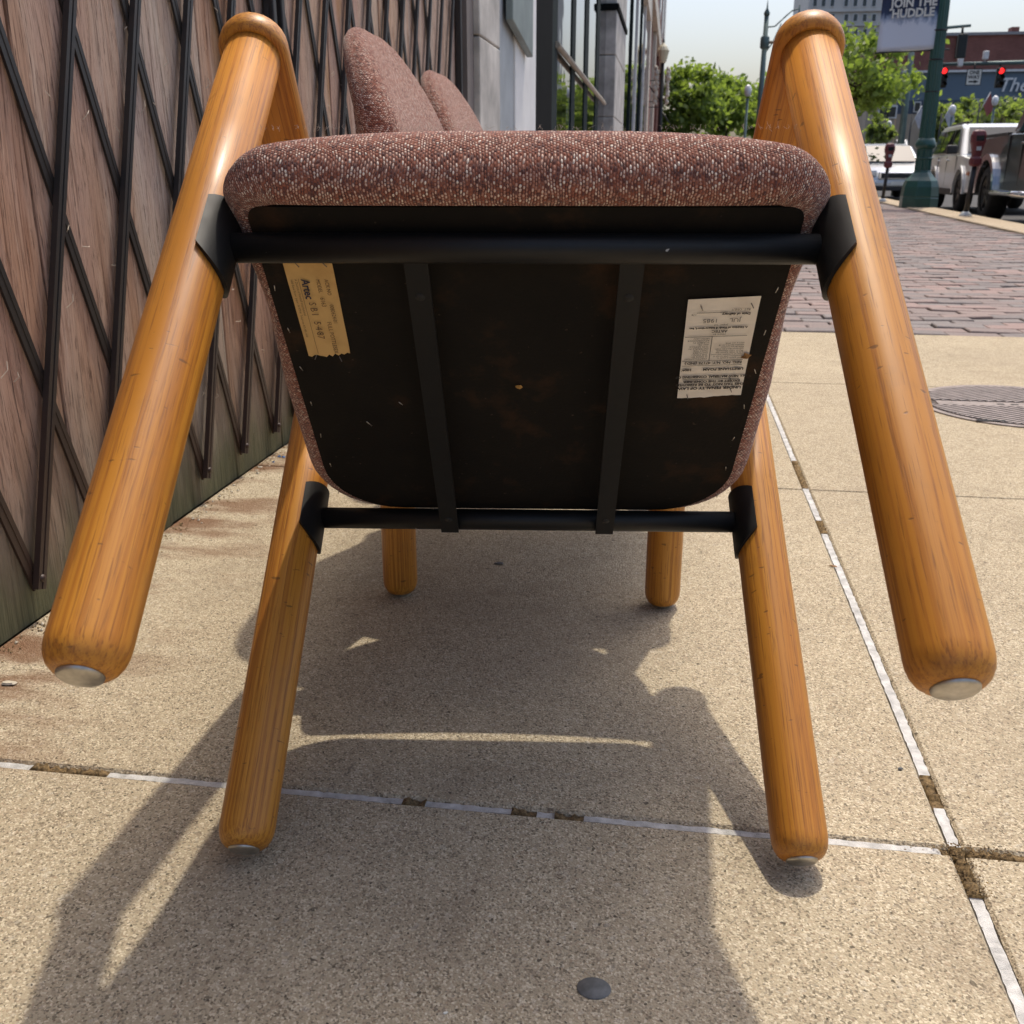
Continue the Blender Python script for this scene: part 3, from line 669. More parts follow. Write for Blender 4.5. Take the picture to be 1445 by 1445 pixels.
# ================================================================== CHAIRS
CS, CA, CLG, CB = 0.5033, 0.389, 0.606, 0.357       # leg spacing, depth, leg length, bar height
LR = 0.0254
def leg_mesh():
    p = [(0.0001, .0), (.0142, 0.0), (.0175, .0011), (.0210, .0042), (.0237, .0092), (.0250, .0145), (LR, .0205), (LR, .2), (LR, .4), (LR, CLG)]
    return MB().lathe(p, 40).mesh('leg', M['oak'])
def glide_mesh():
    return MB().lathe([(.0001, -.0042), (.0060, -.0040), (.0118, -.0031), (.0136, -.0020), (.0140, -.0008), (.0140, .0002), (.0001, .0002)], 32, None, False).mesh('glide', M['glide'])
def offs_outline(pts, d):
    n = len(pts); out = []
    for i in range(n):
        p0, p1, p2 = Vector(pts[i-1]), Vector(pts[i]), Vector(pts[(i+1) % n])
        t = (p2 - p0).normalized(); nrm = Vector((t.y, -t.x)); out.append(p1 - nrm * d)
    return out
def rrect(x0, y0, x1, y1, radii, n=9, sub=14, bow=0.0):
    """counter-clockwise rounded rectangle; radii: (x0y0, x1y0, x1y1, x0y1)"""
    cs = [(x0, y0, radii[0], PI), (x1, y0, radii[1], 1.5*PI), (x1, y1, radii[2], 0), (x0, y1, radii[3], .5*PI)]; pts = []
    for i, (x, y, r, a0) in enumerate(cs):
        cx, cy = x + (r if x == x0 else -r), y + (r if y == y0 else -r)
        arc = [(cx + r*math.cos(a0 + k*PI/2/n), cy + r*math.sin(a0 + k*PI/2/n)) for k in range(n + 1)]
        if pts:
            p, q = pts[-1], arc[0]; pts += [(p[0] + (q[0]-p[0])*t/sub, p[1] + (q[1]-p[1])*t/sub) for t in range(1, sub)]
        pts += arc
    p, q = pts[-1], pts[0]; pts += [(p[0] + (q[0]-p[0])*t/sub, p[1] + (q[1]-p[1])*t/sub) for t in range(1, sub)]
    return pts
def cushion(outline, prof, crown, z_top, inner_fn=None, bottom=False):
    """stack of inset copies of an outline (inset, z), closed by a crowned top; UVs follow the cloth"""
    mb = MB(); n = len(outline); per = [0.0]
    for i in range(n): per.append(per[-1] + (Vector(outline[(i+1) % n]) - Vector(outline[i])).length)
    rings = []; vv = [0.0]
    for k, (d, z) in enumerate(prof):
        o = offs_outline(outline, d); rings.append([(p.x, p.y, z) for p in o])
        if k: vv.append(vv[-1] + math.hypot(d - prof[k-1][0], z - prof[k-1][1]))
    cx = sum(p[0] for p in rings[-1]) / n; cy = sum(p[1] for p in rings[-1]) / n
    base = len(rings); zt = prof[-1][1]
    for s in (.93, .82, .66, .48, .28, .1):
        rings.append([(cx + (p[0]-cx)*s, cy + (p[1]-cy)*s, zt + crown * (1 - s**2.6)) for p in rings[base-1]])
    vs = [p for r in rings for p in r]; fs = []; uvs = []
    for k in range(len(rings) - 1):
        for i in range(n):
            j = (i + 1) % n; fs.append((k*n+i, k*n+j, (k+1)*n+j, (k+1)*n+i))
            if k < base - 1: uvs.append([(per[i], vv[k]), (per[i+1], vv[k]), (per[i+1], vv[k+1]), (per[i], vv[k+1])])
            else: uvs.append([(vs[q][0] + 3, vs[q][1] + 3) for q in fs[-1]])
    mb.add(vs, fs, True, uvs)
    q = (len(rings) - 1) * n; mb.f.append([q + i for i in range(n)]); mb.sm.append(True); mb.uv.append([(vs[q+i][0] + 3, vs[q+i][1] + 3) for i in range(n)])
    return mb
def seat_mb():
    out = rrect(-.233, -.452, .233, .013, (.045, .045, .085, .085))
    prof = [(.032, .3722), (.026, .3710), (.0180, .3710), (.0115, .3742), (.0055, .381), (.0016, .390), (0, .400), (.001, .411), (.006, .4225), (.0145, .4315), (.027, .4375), (.042, .440)]
    mb = cushion(out, prof, .006, .44); res = []
    for x, y, z in mb.v:
        ax = min(1, abs(x) / .231); fr = max(0, min(1, (-.30 - y) / .12)); fr = fr * fr * (3 - 2 * fr)
        z = .385 + (z - .385) * (1 - fr * (.74 * ax ** 3.4 if z > .385 else .08 * ax ** 8)) - max(0, min(1, (-.412 - y) / .014)) * .006 * (1 - ax ** 6) * (1 if z < .39 else 0)
        x *= 1 - .03 * max(0, 1 - abs(y + .30) / .11)
        res.append((x, y, z))
    mb.v = res
    return mb
def back_mb():
    # built flat (x across, y = height), then bent and leaned
    out = rrect(-.212, .424, .212, .795, (.025, .025, .165, .165), 14, 12)
    prof = [(.04, -.024), (.022, -.023), (.010, -.019), (.003, -.011), (0, -.0025), (.0018, 0.0), (0, .0025), (.003, .012), (.010, .020), (.022, .025), (.04, .027)]
    mb = cushion(out, prof, .006, .027)
    nb = len(out); 
    # close the back
    mb.f.append(list(range(nb))[::-1]); mb.sm.append(False); mb.uv.append([(mb.v[i][0] + 6, mb.v[i][1]) for i in range(nb)][::-1])
    res = []
    for x, h, t in mb.v:
        k = (h - .42) / .37; d_ = max(0, .795 - h); y = .078 - .25 * (d_ if d_ < .13 else .13 + .02 * (1 - math.exp(-(d_ - .13) / .02))) - t * ((1.1 + .6 * math.sin(PI * min(1, max(0, k))) - .42 * k * k) if t > 0 else (.55 + .35 * k)) - .35 * (x * x)
        res.append((x, y, h))
    mb.v = res
    return mb
def arm_mb():
    # stadium in plan, rounded edges, y from front nose to rear
    hw = .0315; y0, y1 = -CA - .033, .034; n = 14
    out = [(hw*math.cos(-PI + k*PI/n), y0 + hw + hw*math.sin(-PI + k*PI/n)) for k in range(n+1)]
    m = 16
    out += [(hw, y0 + hw + (y1 - y0 - 2*hw)*k/m) for k in range(1, m)]
    out += [(hw*math.cos(k*PI/n), y1 - hw + hw*math.sin(k*PI/n)) for k in range(n+1)]
    out += [(-hw, y1 - hw - (y1 - y0 - 2*hw)*k/m) for k in range(1, m)]
    T = .030; prof = [(.006, 0), (.0022, .0014), (0, .006), (0, .014), (.0022, .0215), (.0075, .027), (.014, .0296)]
    mb = MB(); rings = [[(p.x, p.y, z) for p in offs_outline(out, d)] for d, z in prof]; N = len(out)
    vs = [p for r in rings for p in r]; fs = [(k*N+i, k*N+(i+1) % N, (k+1)*N+(i+1) % N, (k+1)*N+i) for k in range(len(rings)-1) for i in range(N)]
    mb.add(vs, fs, True); mb.f.append(list(range(N))[::-1]); mb.sm.append(False); mb.uv.append(None)
    q = (len(rings)-1)*N; mb.f.append([q+i for i in range(N)]); mb.sm.append(True); mb.uv.append(None)
    return mb
def bracket_mb(side):
    # plate curled round the inner half of the leg; side=+1: leg at +x so the plate is on its -x side
    r0, r1 = LR + .0004, LR + .0038; n = 16; z0, z1 = CB - .042, CB + .035; vs = []
    a0, a1 = math.radians(-72), math.radians(72)
    for k in range(n + 1):
        a = PI + a0 + (a1 - a0) * k / n; c, s = math.cos(a) * side, math.sin(a)
        e = .012 * (abs(k - n/2) / (n/2)) ** 3          # corners rounded off
        zz0, zz1 = z0 + e * .6 + .013 * (abs(k - n/2) / (n/2)) ** 1.5, z1 - e * .5
        vs += [(r0*c, r0*s, zz0), (r1*c, r1*s, zz0), (r1*c, r1*s, zz1), (r0*c, r0*s, zz1)]
    fs = []
    for k in range(n):
        for j in range(4): fs.append((4*k+j, 4*k+(j+1) % 4, 4*k+4+(j+1) % 4, 4*k+4+j))
    fs += [(0, 1, 2, 3), (4*n, 4*n+1, 4*n+2, 4*n+3)]
    return MB().add(vs, fs, True)
def strap_mesh(x):
    # flat bar welded under both cross bars, two bolt holes at the ends
    z0, z1 = CB - .0145, CB - .0105; y0, y1 = -CA - .011, .011; hw = .0095
    mb = MB().cbox((x - hw, -CA + .004, z0), (x + hw, .0045, z1), .001)
    mb.v = [(a, b_, c + .0095 * (-b_ / CA)) for a, b_, c in mb.v]; return mb

def make_chair(label, group):
    t = thing('armchair', label, 'chair', group=group)
    lm, gm = leg_mesh(), glide_mesh()
    for sx in (-1, 1):
        for y in (-CA, 0):
            o = obj('leg', lm, t); o.location = (sx*CS/2, y, 0); o.rotation_euler = (0, 0, rng.uniform(0, 6.28))
            g = obj('glide', gm, o)
            b_ = bracket_mb(sx).build('bracket', M['black'], t); es = b_.modifiers.new('split', 'EDGE_SPLIT'); es.split_angle = .9; b_.location = (sx*CS/2, y, 0)
        a = arm_mb().build('arm', M['oak_y'], t); a.location = (sx*CS/2, 0, CLG - .0005)
    for y in (-CA, 0):
        MB().tube((-CS/2 + LR + .002, y, CB), (CS/2 - LR - .002, y, CB), .0115, None, 24).build('cross_bar', M['black'], t)
    for x in (-.084, .084):
        s_ = strap_mesh(x).build('strap', M['black'], t)
        for y in (-CA + .046, -.021): MB().lathe([(.0001, 0), (.0042, 0), (.0042, .0004)], 14, Matrix.Translation((x, y, CB - .01475 + .0095 * (-y / CA))), False).build('bolt_hole', M['rubber'], s_)
    seat = seat_mb().build('seat', M['fabric'], t)
    out = rrect(-.2115, -.418, .2115, -.003, (.012, .012, .075, .075), 8, 8)
    MB().prism(out, 'z', CB + .0125, .3718).build('seat_board', M['board'], seat)
    MB().prism(rrect(-.2, -.41, .2, -.02, (.03, .03, .06, .06), 6, 4), 'z', .3719, .40).build('seat_core', M['board'], seat)
    back_mb().build('backrest', M['fabric'], t)
    for sx in (-1, 1):
        MB().box((sx*.205, .012, .50), (sx*.2275, .034, .58)).build('back_bracket', M['black'], t, .003)
    return t
ch1 = make_chair('oak armchair with pink tweed seat tipped back, its labelled black underside showing', 'oak armchairs with pink tweed')
TIP, YAW = 0.9033, 0.1198
# copies first: the two chairs that stand upright against the wall, facing the street
ch2 = copy_tree(ch1); ch3 = copy_tree(ch1)
dx, dy = 0.408, 0.017; ang = math.atan2(dy, dx)                 # direction in which it faces
def place_up(o, px, py, fang):
    # o's local -y must point along fang; near (right) legs at local x=-CS/2
    o.rotation_euler = (0, 0, fang + PI/2)
    o.location = (px, py, .0042)
mid2 = Vector((-.180, 1.3525)); nrm = Vector((-math.sin(ang), math.cos(ang))); fwd = Vector((math.cos(ang), math.sin(ang)))
c2 = mid2 + nrm * CS/2 - fwd * CA/2
place_up(ch2, c2.x, c2.y, ang)
tag(ch2, 'upright oak armchair with pink tweed back, which the tipped chair leans on')
c3 = c2 + Vector((-.045, .655)); place_up(ch3, c3.x, c3.y, ang - .03)
tag(ch3, 'upright oak armchair whose pink tweed back stands behind another upright one')
Rt = Matrix.Rotation(YAW, 4, 'Z') @ Matrix.Rotation(-TIP, 4, 'X')
ch1.matrix_world = Matrix.Translation((-0.106, 0.746, LR * math.sin(TIP) + .0005)) @ Rt

# paper tags, staples and marks under the tipped seat (only this seat shows them)
ZU = CB + .0125
def under(x, y, z): return (x, y, z)
def tagpaper(name, mat, quad, torn, parent, label):
    n = 14; (a, b2, c, d) = [Vector(q) for q in quad]; vs = []; fs = []
    for j in range(n + 1):
        for i in range(n + 1):
            u, v = i/n, j/n; p = (a*(1-u) + b2*u)*(1-v) + (d*(1-u) + c*u)*v
            if j == n: p = p + (d - a).normalized() * torn * rng.uniform(-1, .6)
            curl = .0011 * max(0, (abs(v - .5)*2)**6) + .0006*math.sin(u*9 + v*4)*math.sin(v*7)
            vs.append((p.x, p.y, ZU - .0007 - abs(curl)))
    for j in range(n):
        for i in range(n): fs.append((j*(n+1)+i, j*(n+1)+i+1, (j+1)*(n+1)+i+1, (j+1)*(n+1)+i))
    o = MB().add(vs, fs, True).build(name, mat, parent); return tag(o, label)
# mirrored basis: seen from below, the text lies in the plane z = ZU - 0.002 with its normal pointing down
def tbasis(org, right, up):
    r, u = Vector((*right, 0)).normalized(), Vector((*up, 0)).normalized()
    return Matrix(((r.x, u.x, 0, org[0]), (r.y, u.y, 0, org[1]), (0, 0, -1, ZU - .0026), (0, 0, 0, 1)))
yt = tagpaper('kraft_tag', M['kraft'], [(-.194, -.372), (-.154, -.372), (-.156, -.2555), (-.194, -.2515)], .0022, ch1, 'yellowed kraft paper tag stapled under the seat')
# text on the kraft tag reads away from the camera (towards the rear of the seat); letter tops point to +x
def ytext(txt, x, y, size, mat, sx=1.0, bold=0.0):
    textmesh('print', txt, size, mat, yt, tbasis((x, y), (0.0, 1), (1, 0.0)), sx=sx, bold=bold)
ytext('ACK NO', -.1595, -.3465, .0046, M['pen']); ytext('0080624-01', -.1600, -.318, .0048, M['pen'])
ytext('MODEL', -.1665, -.3465, .0046, M['pen']); ytext('6163', -.1660, -.326, .0055, M['pen']); ytext('FULL POTTLESEX', -.1655, -.297, .0052, M['pen'])
ytext('Artec', -.1745, -.3465, .0098, M['bluepen'], 1.0, .00022); ytext('S B I   5·4·87', -.1740, -.3205, .0086, M['pen'])
ytext('A Division of Kimball International', -.1853, -.3465, .0030, M['pen']); ytext('1600 Royal Street  Jasper, IN 47546  Telephone 812-482-1600', -.1889, -.3465, .0027, M['pen'])
ln = MB(); ln.poly([(-.1846, -.347, ZU - .0026), (-.1843, -.347, ZU - .0026), (-.1843, -.257, ZU - .0026), (-.1846, -.257, ZU - .0026)]); ln.build('print', M['pen'], yt)
wt = tagpaper('white_tag', M['paper'], [(.135, -.3245), (.194, -.3290), (.199, -.2030), (.141, -.1965)], .0008, ch1, 'white printed law tag stapled under the seat, its text upside down')
# upside-down: reading direction points to -x, text tops point to the rear (+y)
O_ = Vector((.1975, -.2015)); ur = Vector((-1.0, .055)).normalized(); uu = Vector((.05, 1.0)).normalized()
def wtext(txt, s, t, size, mat=None, sx=1.0, bold=0.0, line=1.0, align='LEFT'):
    p = O_ + ur*s - uu*t; textmesh('print', txt, size, mat or M['ink'], wt, tbasis((p.x, p.y), ur, uu), align, bold, 0, sx, line)
def wrule(s0, t0, s1, t1, w_=.00028):
    a = O_ + ur*s0 - uu*t0; b2 = O_ + ur*s1 - uu*t1; d = (b2 - a).normalized(); q = Vector((-d.y, d.x))*w_
    MB().poly([(*(a+q), ZU - .0026), (*(b2+q), ZU - .0026), (*(b2-q), ZU - .0026), (*(a-q), ZU - .0026)]).build('print', M['ink'], wt)
wtext('UNDER PENALTY OF LAW', .029, .011, .0049, bold=.00024, align='CENTER'); wtext('THIS TAG NOT TO BE REMOVED', .0285, .0163, .0042, bold=.00020, align='CENTER'); wtext('EXCEPT BY THE CONSUMER', .0275, .0208, .0040, bold=.00020, align='CENTER')
wrule(.003, .0258, .054, .0258); wtext('ALL NEW MATERIAL CONSISTING OF', .0285, .0272, .0041, bold=.00020, align='CENTER', sx=.92)
wtext('URETHANE FOAM        100%', .0285, .0370, .0044, bold=.00020, align='CENTER')
wrule(.003, .0445, .056, .0445); wtext('REG. NO. N.Y. 47175 (IND.)', .0285, .0458, .0042, align='CENTER', bold=.00016); wrule(.003, .0508, .056, .0508)
wtext('This article is made in\ncompliance with an act of\nDist. of Columbia approved\nJuly 3, 1926; Kansas app.\nMarch 1923; Minnesota\napproved April 24, 1929;\nNew Jersey revised\nstatutes 26:10-6 to 18\nand La. act 1938', .004, .0525, .0025, line=.95, sx=.98)
wrule(.0325, .051, .0325, .0818); wrule(.003, .0818, .056, .0818)
wtext('CERTIFICATION\nIS MADE BY\nTHE MANU-\nFACTURER\nTHAT THE\nMATERIALS IN\nTHIS ARTICLE\nARE DE-\nSCRIBED IN\nACCORDANCE\nWITH LAW', .0345, .0523, .0027, line=.96)
wtext('MADE BY', .027, .0832, .0027, align='CENTER'); wtext('ARTEC', .027, .0860, .0043, align='CENTER', bold=.0001); wtext('A Division of Kimball International, Inc.', .0285, .0908, .0031, align='CENTER', bold=.00018); wtext('Jasper, Ind', .0265, .0945, .0027, align='CENTER')
wtext('JUL     1985', .0265, .0980, .0066, M['greyink'], align='CENTER'); wtext('Date of delivery', .0035, .1068, .0036, bold=.00018); wrule(.0225, .1108, .048, .1108); wtext('176', .048, .1072, .003); wtext('RET. ONLY', .004, .1120, .0032)
st = MB()
def staple(x, y, a, L_=.0065):
    d = Vector((math.cos(a), math.sin(a), 0))*L_; st.tube((x, y, ZU - .0031), (x + d.x, y + d.y, ZU - .0031), .00042, None, 5)
for x, y, a in ((-.184, -.366, 1.1), (-.162, -.366, 1.0), (-.186, -.2555, 2.0), (-.166, -.2535, 1.4), (.146, -.319, 1.2), (.187, -.322, 1.1), (.149, -.204, 1.3), (.187, -.214, 1.2), (.184, -.2285, 1.0)): staple(x, y, a)
stp = st.build('staple', M['greyink'], ch1)
st = MB()
for k in range(7):
    y = -.34 + k*.05
    for sx in (-1, 1): staple(sx*(.2055 - .0005*k), y, 1.57 + rng.normal(0, .15), .006)
staple(-.155, -.16, 1.0, .008); staple(-.12, -.19, .9, .005)
st.build('edge_staple', M['staple'], ch1)
def scrap(x, y, s, mat, name, lab):
    vs = [(x + s*math.cos(a)*rng.uniform(.5, 1.2), y + s*math.sin(a)*rng.uniform(.5, 1.2), ZU - .002 - rng.uniform(0, .25)*s) for a in np.linspace(0, 2*PI, 10)[:-1]]
    n = len(vs); vs.append((x, y, ZU - .003 - .5*s)); o = MB().add(vs, [(i, (i+1) % n, n) for i in range(n)]).build(name, mat, ch1); return tag(o, lab)
scrap(.1945, -.2565, .0052, M['leafdry'], 'leaf_scrap', 'brown dry leaf scrap caught on the white tag'); scrap(-.006, -.2125, .0036, plain('tan_fleck', (.42, .22, .05), .8), 'fleck', 'tan fleck on the black underside')
# loose fibres along the top edge of the seat front
fz = MB()
for _ in range(150):
    x = rng.uniform(-.21, .21); a = rng.uniform(.25, 1.25); p = Vector((x, -.452 + .02*(1-math.cos(a)) + .004, .412 + .026*math.sin(a))); d = Vector((rng.normal(0, .7), -math.cos(a), math.sin(a))).normalized()
    L_ = rng.uniform(.002, .0055); q = p + d*L_*.6 + Vector((rng.normal(0, .001), 0, 0)); e = q + Vector((rng.normal(0, .7), rng.normal(0, .4), .5)).normalized()*L_*.5
    fz.tube(p, q, .00012, .0001, 4, False, False); fz.tube(q, e, .0001, .00006, 4, False, False)
tag(fz.build('loose_fibres', M['chip'], ch1), kind='stuff')

# ================================================================== STREET
# parking meters
def make_meter(label, base, h, rz):
    t = thing('parking_meter', label, 'parking meter', base, rz, 'parking meters along the kerb')
    MB().lathe([(.085, 0), (.085, .02), (.06, .05), (.04, .07)], 16).build('base_collar', M['greymetal'], t)
    lean = .03; MB().tube((0, 0, .05), (lean, 0, h - .46), .033, .031, 14).build('post', M['blackpost'], t)
    Hd = MB(); z = h - .46
    def sec(zz, hx, hy): return [(lean + sx*hx, sy*hy, zz) for sx, sy in ((-1, -.6), (-.6, -1), (.6, -1), (1, -.6), (1, .6), (.6, 1), (-.6, 1), (-1, .6))]
    prof = [(0, .05, .05), (.03, .075, .06), (.10, .075, .06), (.12, .055, .045), (.19, .062, .05), (.27, .078, .06), (.31, .092, .068), (.39, .092, .066), (.44, .075, .05), (.46, .04, .03)]
    rings = [sec(z + a, hx, hy) for a, hx, hy in prof]; vs = [p for r in rings for p in r]
    fs = [(k*8+i, k*8+(i+1) % 8, (k+1)*8+(i+1) % 8, (k+1)*8+i) for k in range(len(prof)-1) for i in range(8)] + [list(range(8))[::-1], [(len(prof)-1)*8+i for i in range(8)]]
    Hd.add(vs, fs); hd = Hd.build('meter_head', M['meterred'], t, .008)
    MB().box((lean - .05, -.072, z + .32), (lean + .05, -.068, z + .385)).build('window', M['carglass'], hd); MB().box((lean - .03, -.066, z + .20), (lean + .03, -.056, z + .25)).build('coin_plate', M['greymetal'], hd)
    return t
b1, b2_ = G(1245, 285), G(1362, 306)
make_meter('maroon parking meter on black post beside the green lamp post', b1, (W(1245, 202, b1.y) - b1).z, .15)
make_meter('maroon parking meter on black post in front of the white car', b2_, (W(1378, 183, b2_.y) - b2_).z, .1)

# green fluted lamp post
def fluted(mb, r0, z0, r1, z1, n=16, d=.1):
    vs = []; N = n*2
    for r, z in ((r0, z0), (r1, z1)):
        for k in range(N):
            a = 2*PI*k/N; rr = r*(1 if k % 2 == 0 else 1-d); vs.append((rr*math.cos(a), rr*math.sin(a), z))
    mb.add(vs, [(k, (k+1) % N, N+(k+1) % N, N+k) for k in range(N)] + [list(range(N))[::-1], [N+k for k in range(N)]]); return mb
pb = G(1295, 293); ppm = FPX / (RM @ (pb - Vector((0, 0, HC)))).z
lp = thing('lamp_post', 'dark green fluted lamp post with wide stepped base and banner', 'lamp post', pb)
u = 1/ppm
MB().lathe([(26*u, 0), (26*u, 13*u), (25*u, 14*u), (26*u, 15*u), (25.5*u, 19*u), (24.5*u, 28*u), (22*u, 36*u), (17*u, 41*u), (12*u, 47*u), (11*u, 50*u)], 8, Matrix.Rotation(PI/8, 4, 'Z'), True, False).build('base', M['green'], lp, .01)
fluted(MB(), 11*u, 50*u, 10.5*u, 78*u).build('lower_shaft', M['green'], lp)
MB().lathe([(10.6*u, 64*u), (11.6*u, 65.5*u), (10.6*u, 67*u)], 20).build('ring', M['green'], lp)
MB().lathe([(10.5*u, 78*u), (13.5*u, 80*u), (14*u, 84*u), (12*u, 88*u), (10.3*u, 92*u)], 24).build('collar', M['green'], lp)
fluted(MB(), 10.3*u, 92*u, 6.6*u, 420*u).build('shaft', M['green'], lp)
for zz in (150, 190, 226): MB().lathe([(9.3*u, zz*u), (9.9*u, (zz+1)*u), (9.2*u, (zz+2)*u)], 20).build('clamp', M['blackpost'], lp)
ztop = 420*u
MB().lathe([(6.6*u, ztop), (9*u, ztop + 4*u), (4*u, ztop + 12*u), (.01, ztop + 20*u)], 20).build('finial', M['green'], lp)
# banner hanging from two rods
def wl(px, py): return W(px, py, pb.y - .02)
bt, bb2 = wl(1238, 74), wl(1300, 70)
bn = thing('street_banner', 'navy and white printed street banner hung on the lamp post', 'banner', (bt.x, pb.y - .05, bt.z))
bwid = .92; bh = 1.95; mb = MB(); nx, nz = 10, 24; vs = []
for j in range(nz+1):
    for i in range(nx+1):
        uu_, vv_ = i/nx, j/nz; vs.append((uu_*bwid - .02 + .03*vv_ , .018*math.sin(uu_*5 + vv_*3)*(1-abs(vv_-.5)), vv_*bh + .035*uu_))
mb.add(vs, [(j*(nx+1)+i, j*(nx+1)+i+1, (j+1)*(nx+1)+i+1, (j+1)*(nx+1)+i) for j in range(nz) for i in range(nx)], True)
cl = mb.build('cloth', M['banner'], bn); so_ = cl.modifiers.new('thick', 'SOLIDIFY'); so_.thickness = .004
bM = Matrix(((1, 0, 0, .475), (0, 0, -1, -.034), (0.04, 1, 0, .80), (0, 0, 0, 1)))
textmesh('lettering', 'JOIN THE\nHUDDLE', .175, M['signwhite'], cl, bM, 'CENTER', .006, .003, .95, .86)
MB().tube((-.04, 0, -.012), (1.12, .03, .03), .012, None, 8).build('lower_rod', M['blackpost'], bn); MB().tube((-.0, 0, bh + .02), (1.15, .03, bh + .055), .012, None, 8).build('upper_rod', M['blackpost'], bn)

# vehicles ----------------------------------------------------------
def arc(cx, r, n=10):
    return [(cx - r*math.cos(PI*k/n), .34 + r*math.sin(PI*k/n)) for k in range(n+1)]
def wheel(parent, x, y, r, wd, rimmat, side):
    R_ = Matrix.Translation((x, y, r)) @ Matrix.Rotation(PI/2, 4, 'Y')
    o = MB().lathe([(r*.62, -wd/2), (r*.9, -wd/2), (r, -wd/2 + .03), (r, wd/2 - .03), (r*.9, wd/2), (r*.62, wd/2)], 28, R_, False).build('wheel', M['rubber'], parent)
    m = MB().lathe([(r*.63, -wd/2 + .03), (r*.60, -wd/2 + .012), (r*.56, -wd/2 + .03), (r*.5, -wd/2 + .05), (r*.001, -wd/2 + .045)] if True else [], 28, R_ if side < 0 else R_ @ Matrix.Rotation(PI, 4, 'X'), False)
    for k in range(5):
        a = 2*PI*k/5; c, s = math.cos(a), math.sin(a)
        Mm = Matrix.Translation((x, y, r)) @ Matrix.Rotation(a, 4, 'X')
        m.box((side*wd/2 - .035*side - .012, -.035, .03), (side*wd/2 - .02*side + .012, .035, r*.58), Mm)
    m.build('rim', rimmat, o)
def profile_body(parent, prof, w0, mat, name='body', bevel=.05, taper=None):
    mb = MB(); n = len(prof); vs = []
    for sx in (-1, 1):
        for y, z in prof:
            hw = w0 - (taper(z) if taper else 0); vs.append((sx*hw, y, z))
    mb.add(vs, [list(range(n)), [n+k for k in range(n)][::-1]] + [(k, n+k, n+(k+1) % n, (k+1) % n) for k in range(n)])
    return mb.build(name, mat, parent, bevel, 3)
def quadpart(parent, name, pts, mat, off=(0, 0, 0), th=.012):
    a = [Vector(p) for p in pts]; nrm = (a[1]-a[0]).cross(a[2]-a[0]).normalized()*th; n = len(a)
    vs = [p + Vector(off) for p in a] + [p + Vector(off) + nrm for p in a]
    return MB().add(vs, [list(range(n))[::-1], [n+k for k in range(n)]] + [(k, (k+1) % n, n+(k+1) % n, n+k) for k in range(n)]).build(name, mat, parent)
def both(fn):
    for s in (-1, 1): fn(s)
# front of each vehicle points to -y (towards the camera)
def sedan(label, loc, rz):
    t = thing('parked_car', label, 'car', loc, rz, 'cars parked along the kerb'); hw = .9; wf, wr, R_ = -1.35, 1.35, .33
    prof = [(-2.28, .28)] + [(wf - .40, .26)] + arc(wf, .38) + [(wf + .42, .22), (wr - .42, .22)] + arc(wr, .38) + [(2.25, .3), (2.3, .55), (2.25, .88), (1.6, .97), (.2, .95), (-1.0, .93), (-1.75, .82), (-2.2, .66), (-2.32, .48)]
    profile_body(t, prof, hw, M['silvercar'], bevel=.09, taper=lambda z: .05*max(0, z-.55))
    cab = [(-1.05, .90), (-.35, 1.38), (.25, 1.45), (.9, 1.42), (1.7, .93)]
    profile_body(t, cab, .84, M['silvercar'], 'cabin', .06, lambda z: .34*max(0, z-.9))
    quadpart(t, 'windscreen', [(-.72, -.99, .955), (.72, -.99, .955), (.60, -.40, 1.36), (-.60, -.40, 1.36)], M['carglass'], (0, -.02, .016))
    for s in (-1, 1):
        quadpart(t, 'side_window', [(s*.845, -.75, .96), (s*.835, .25, .97), (s*.70, .2, 1.38), (s*.72, -.28, 1.34)][::s], M['carglass'], (s*.012, 0, 0)); quadpart(t, 'side_window', [(s*.845, .32, .97), (s*.835, 1.3, .97), (s*.72, .85, 1.36), (s*.70, .3, 1.38)][::s], M['carglass'], (s*.012, 0, 0))
        MB().box((s*.52, -2.29, .60), (s*.86, -2.12, .74)).build('headlight', M['headlight'], t, .03)
        MB().box((s*.88, -.75, .92), (s*1.05, -.62, 1.04)).build('mirror', M['silvercar'], t, .03)
        for y in (wf, wr): wheel(t, s*(hw - .12), y, R_, .21, M['rim'], s)
    MB().box((-.48, -2.335, .52), (.48, -2.24, .70)).build('grille', M['chrome'], t, .02); MB().box((-.42, -2.345, .55), (.42, -2.33, .67)).build('grille_mesh', M['plastic'], t)
    MB().box((-.86, -2.37, .33), (.86, -2.25, .48)).build('bumper', M['silvercar'], t, .04); MB().box((-.7, -2.375, .24), (.7, -2.3, .32)).build('air_intake', M['plastic'], t, .01); MB().box((-.16, -2.39, .38), (.16, -2.37, .47)).build('number_plate', M['signwhite'], t)
    return t
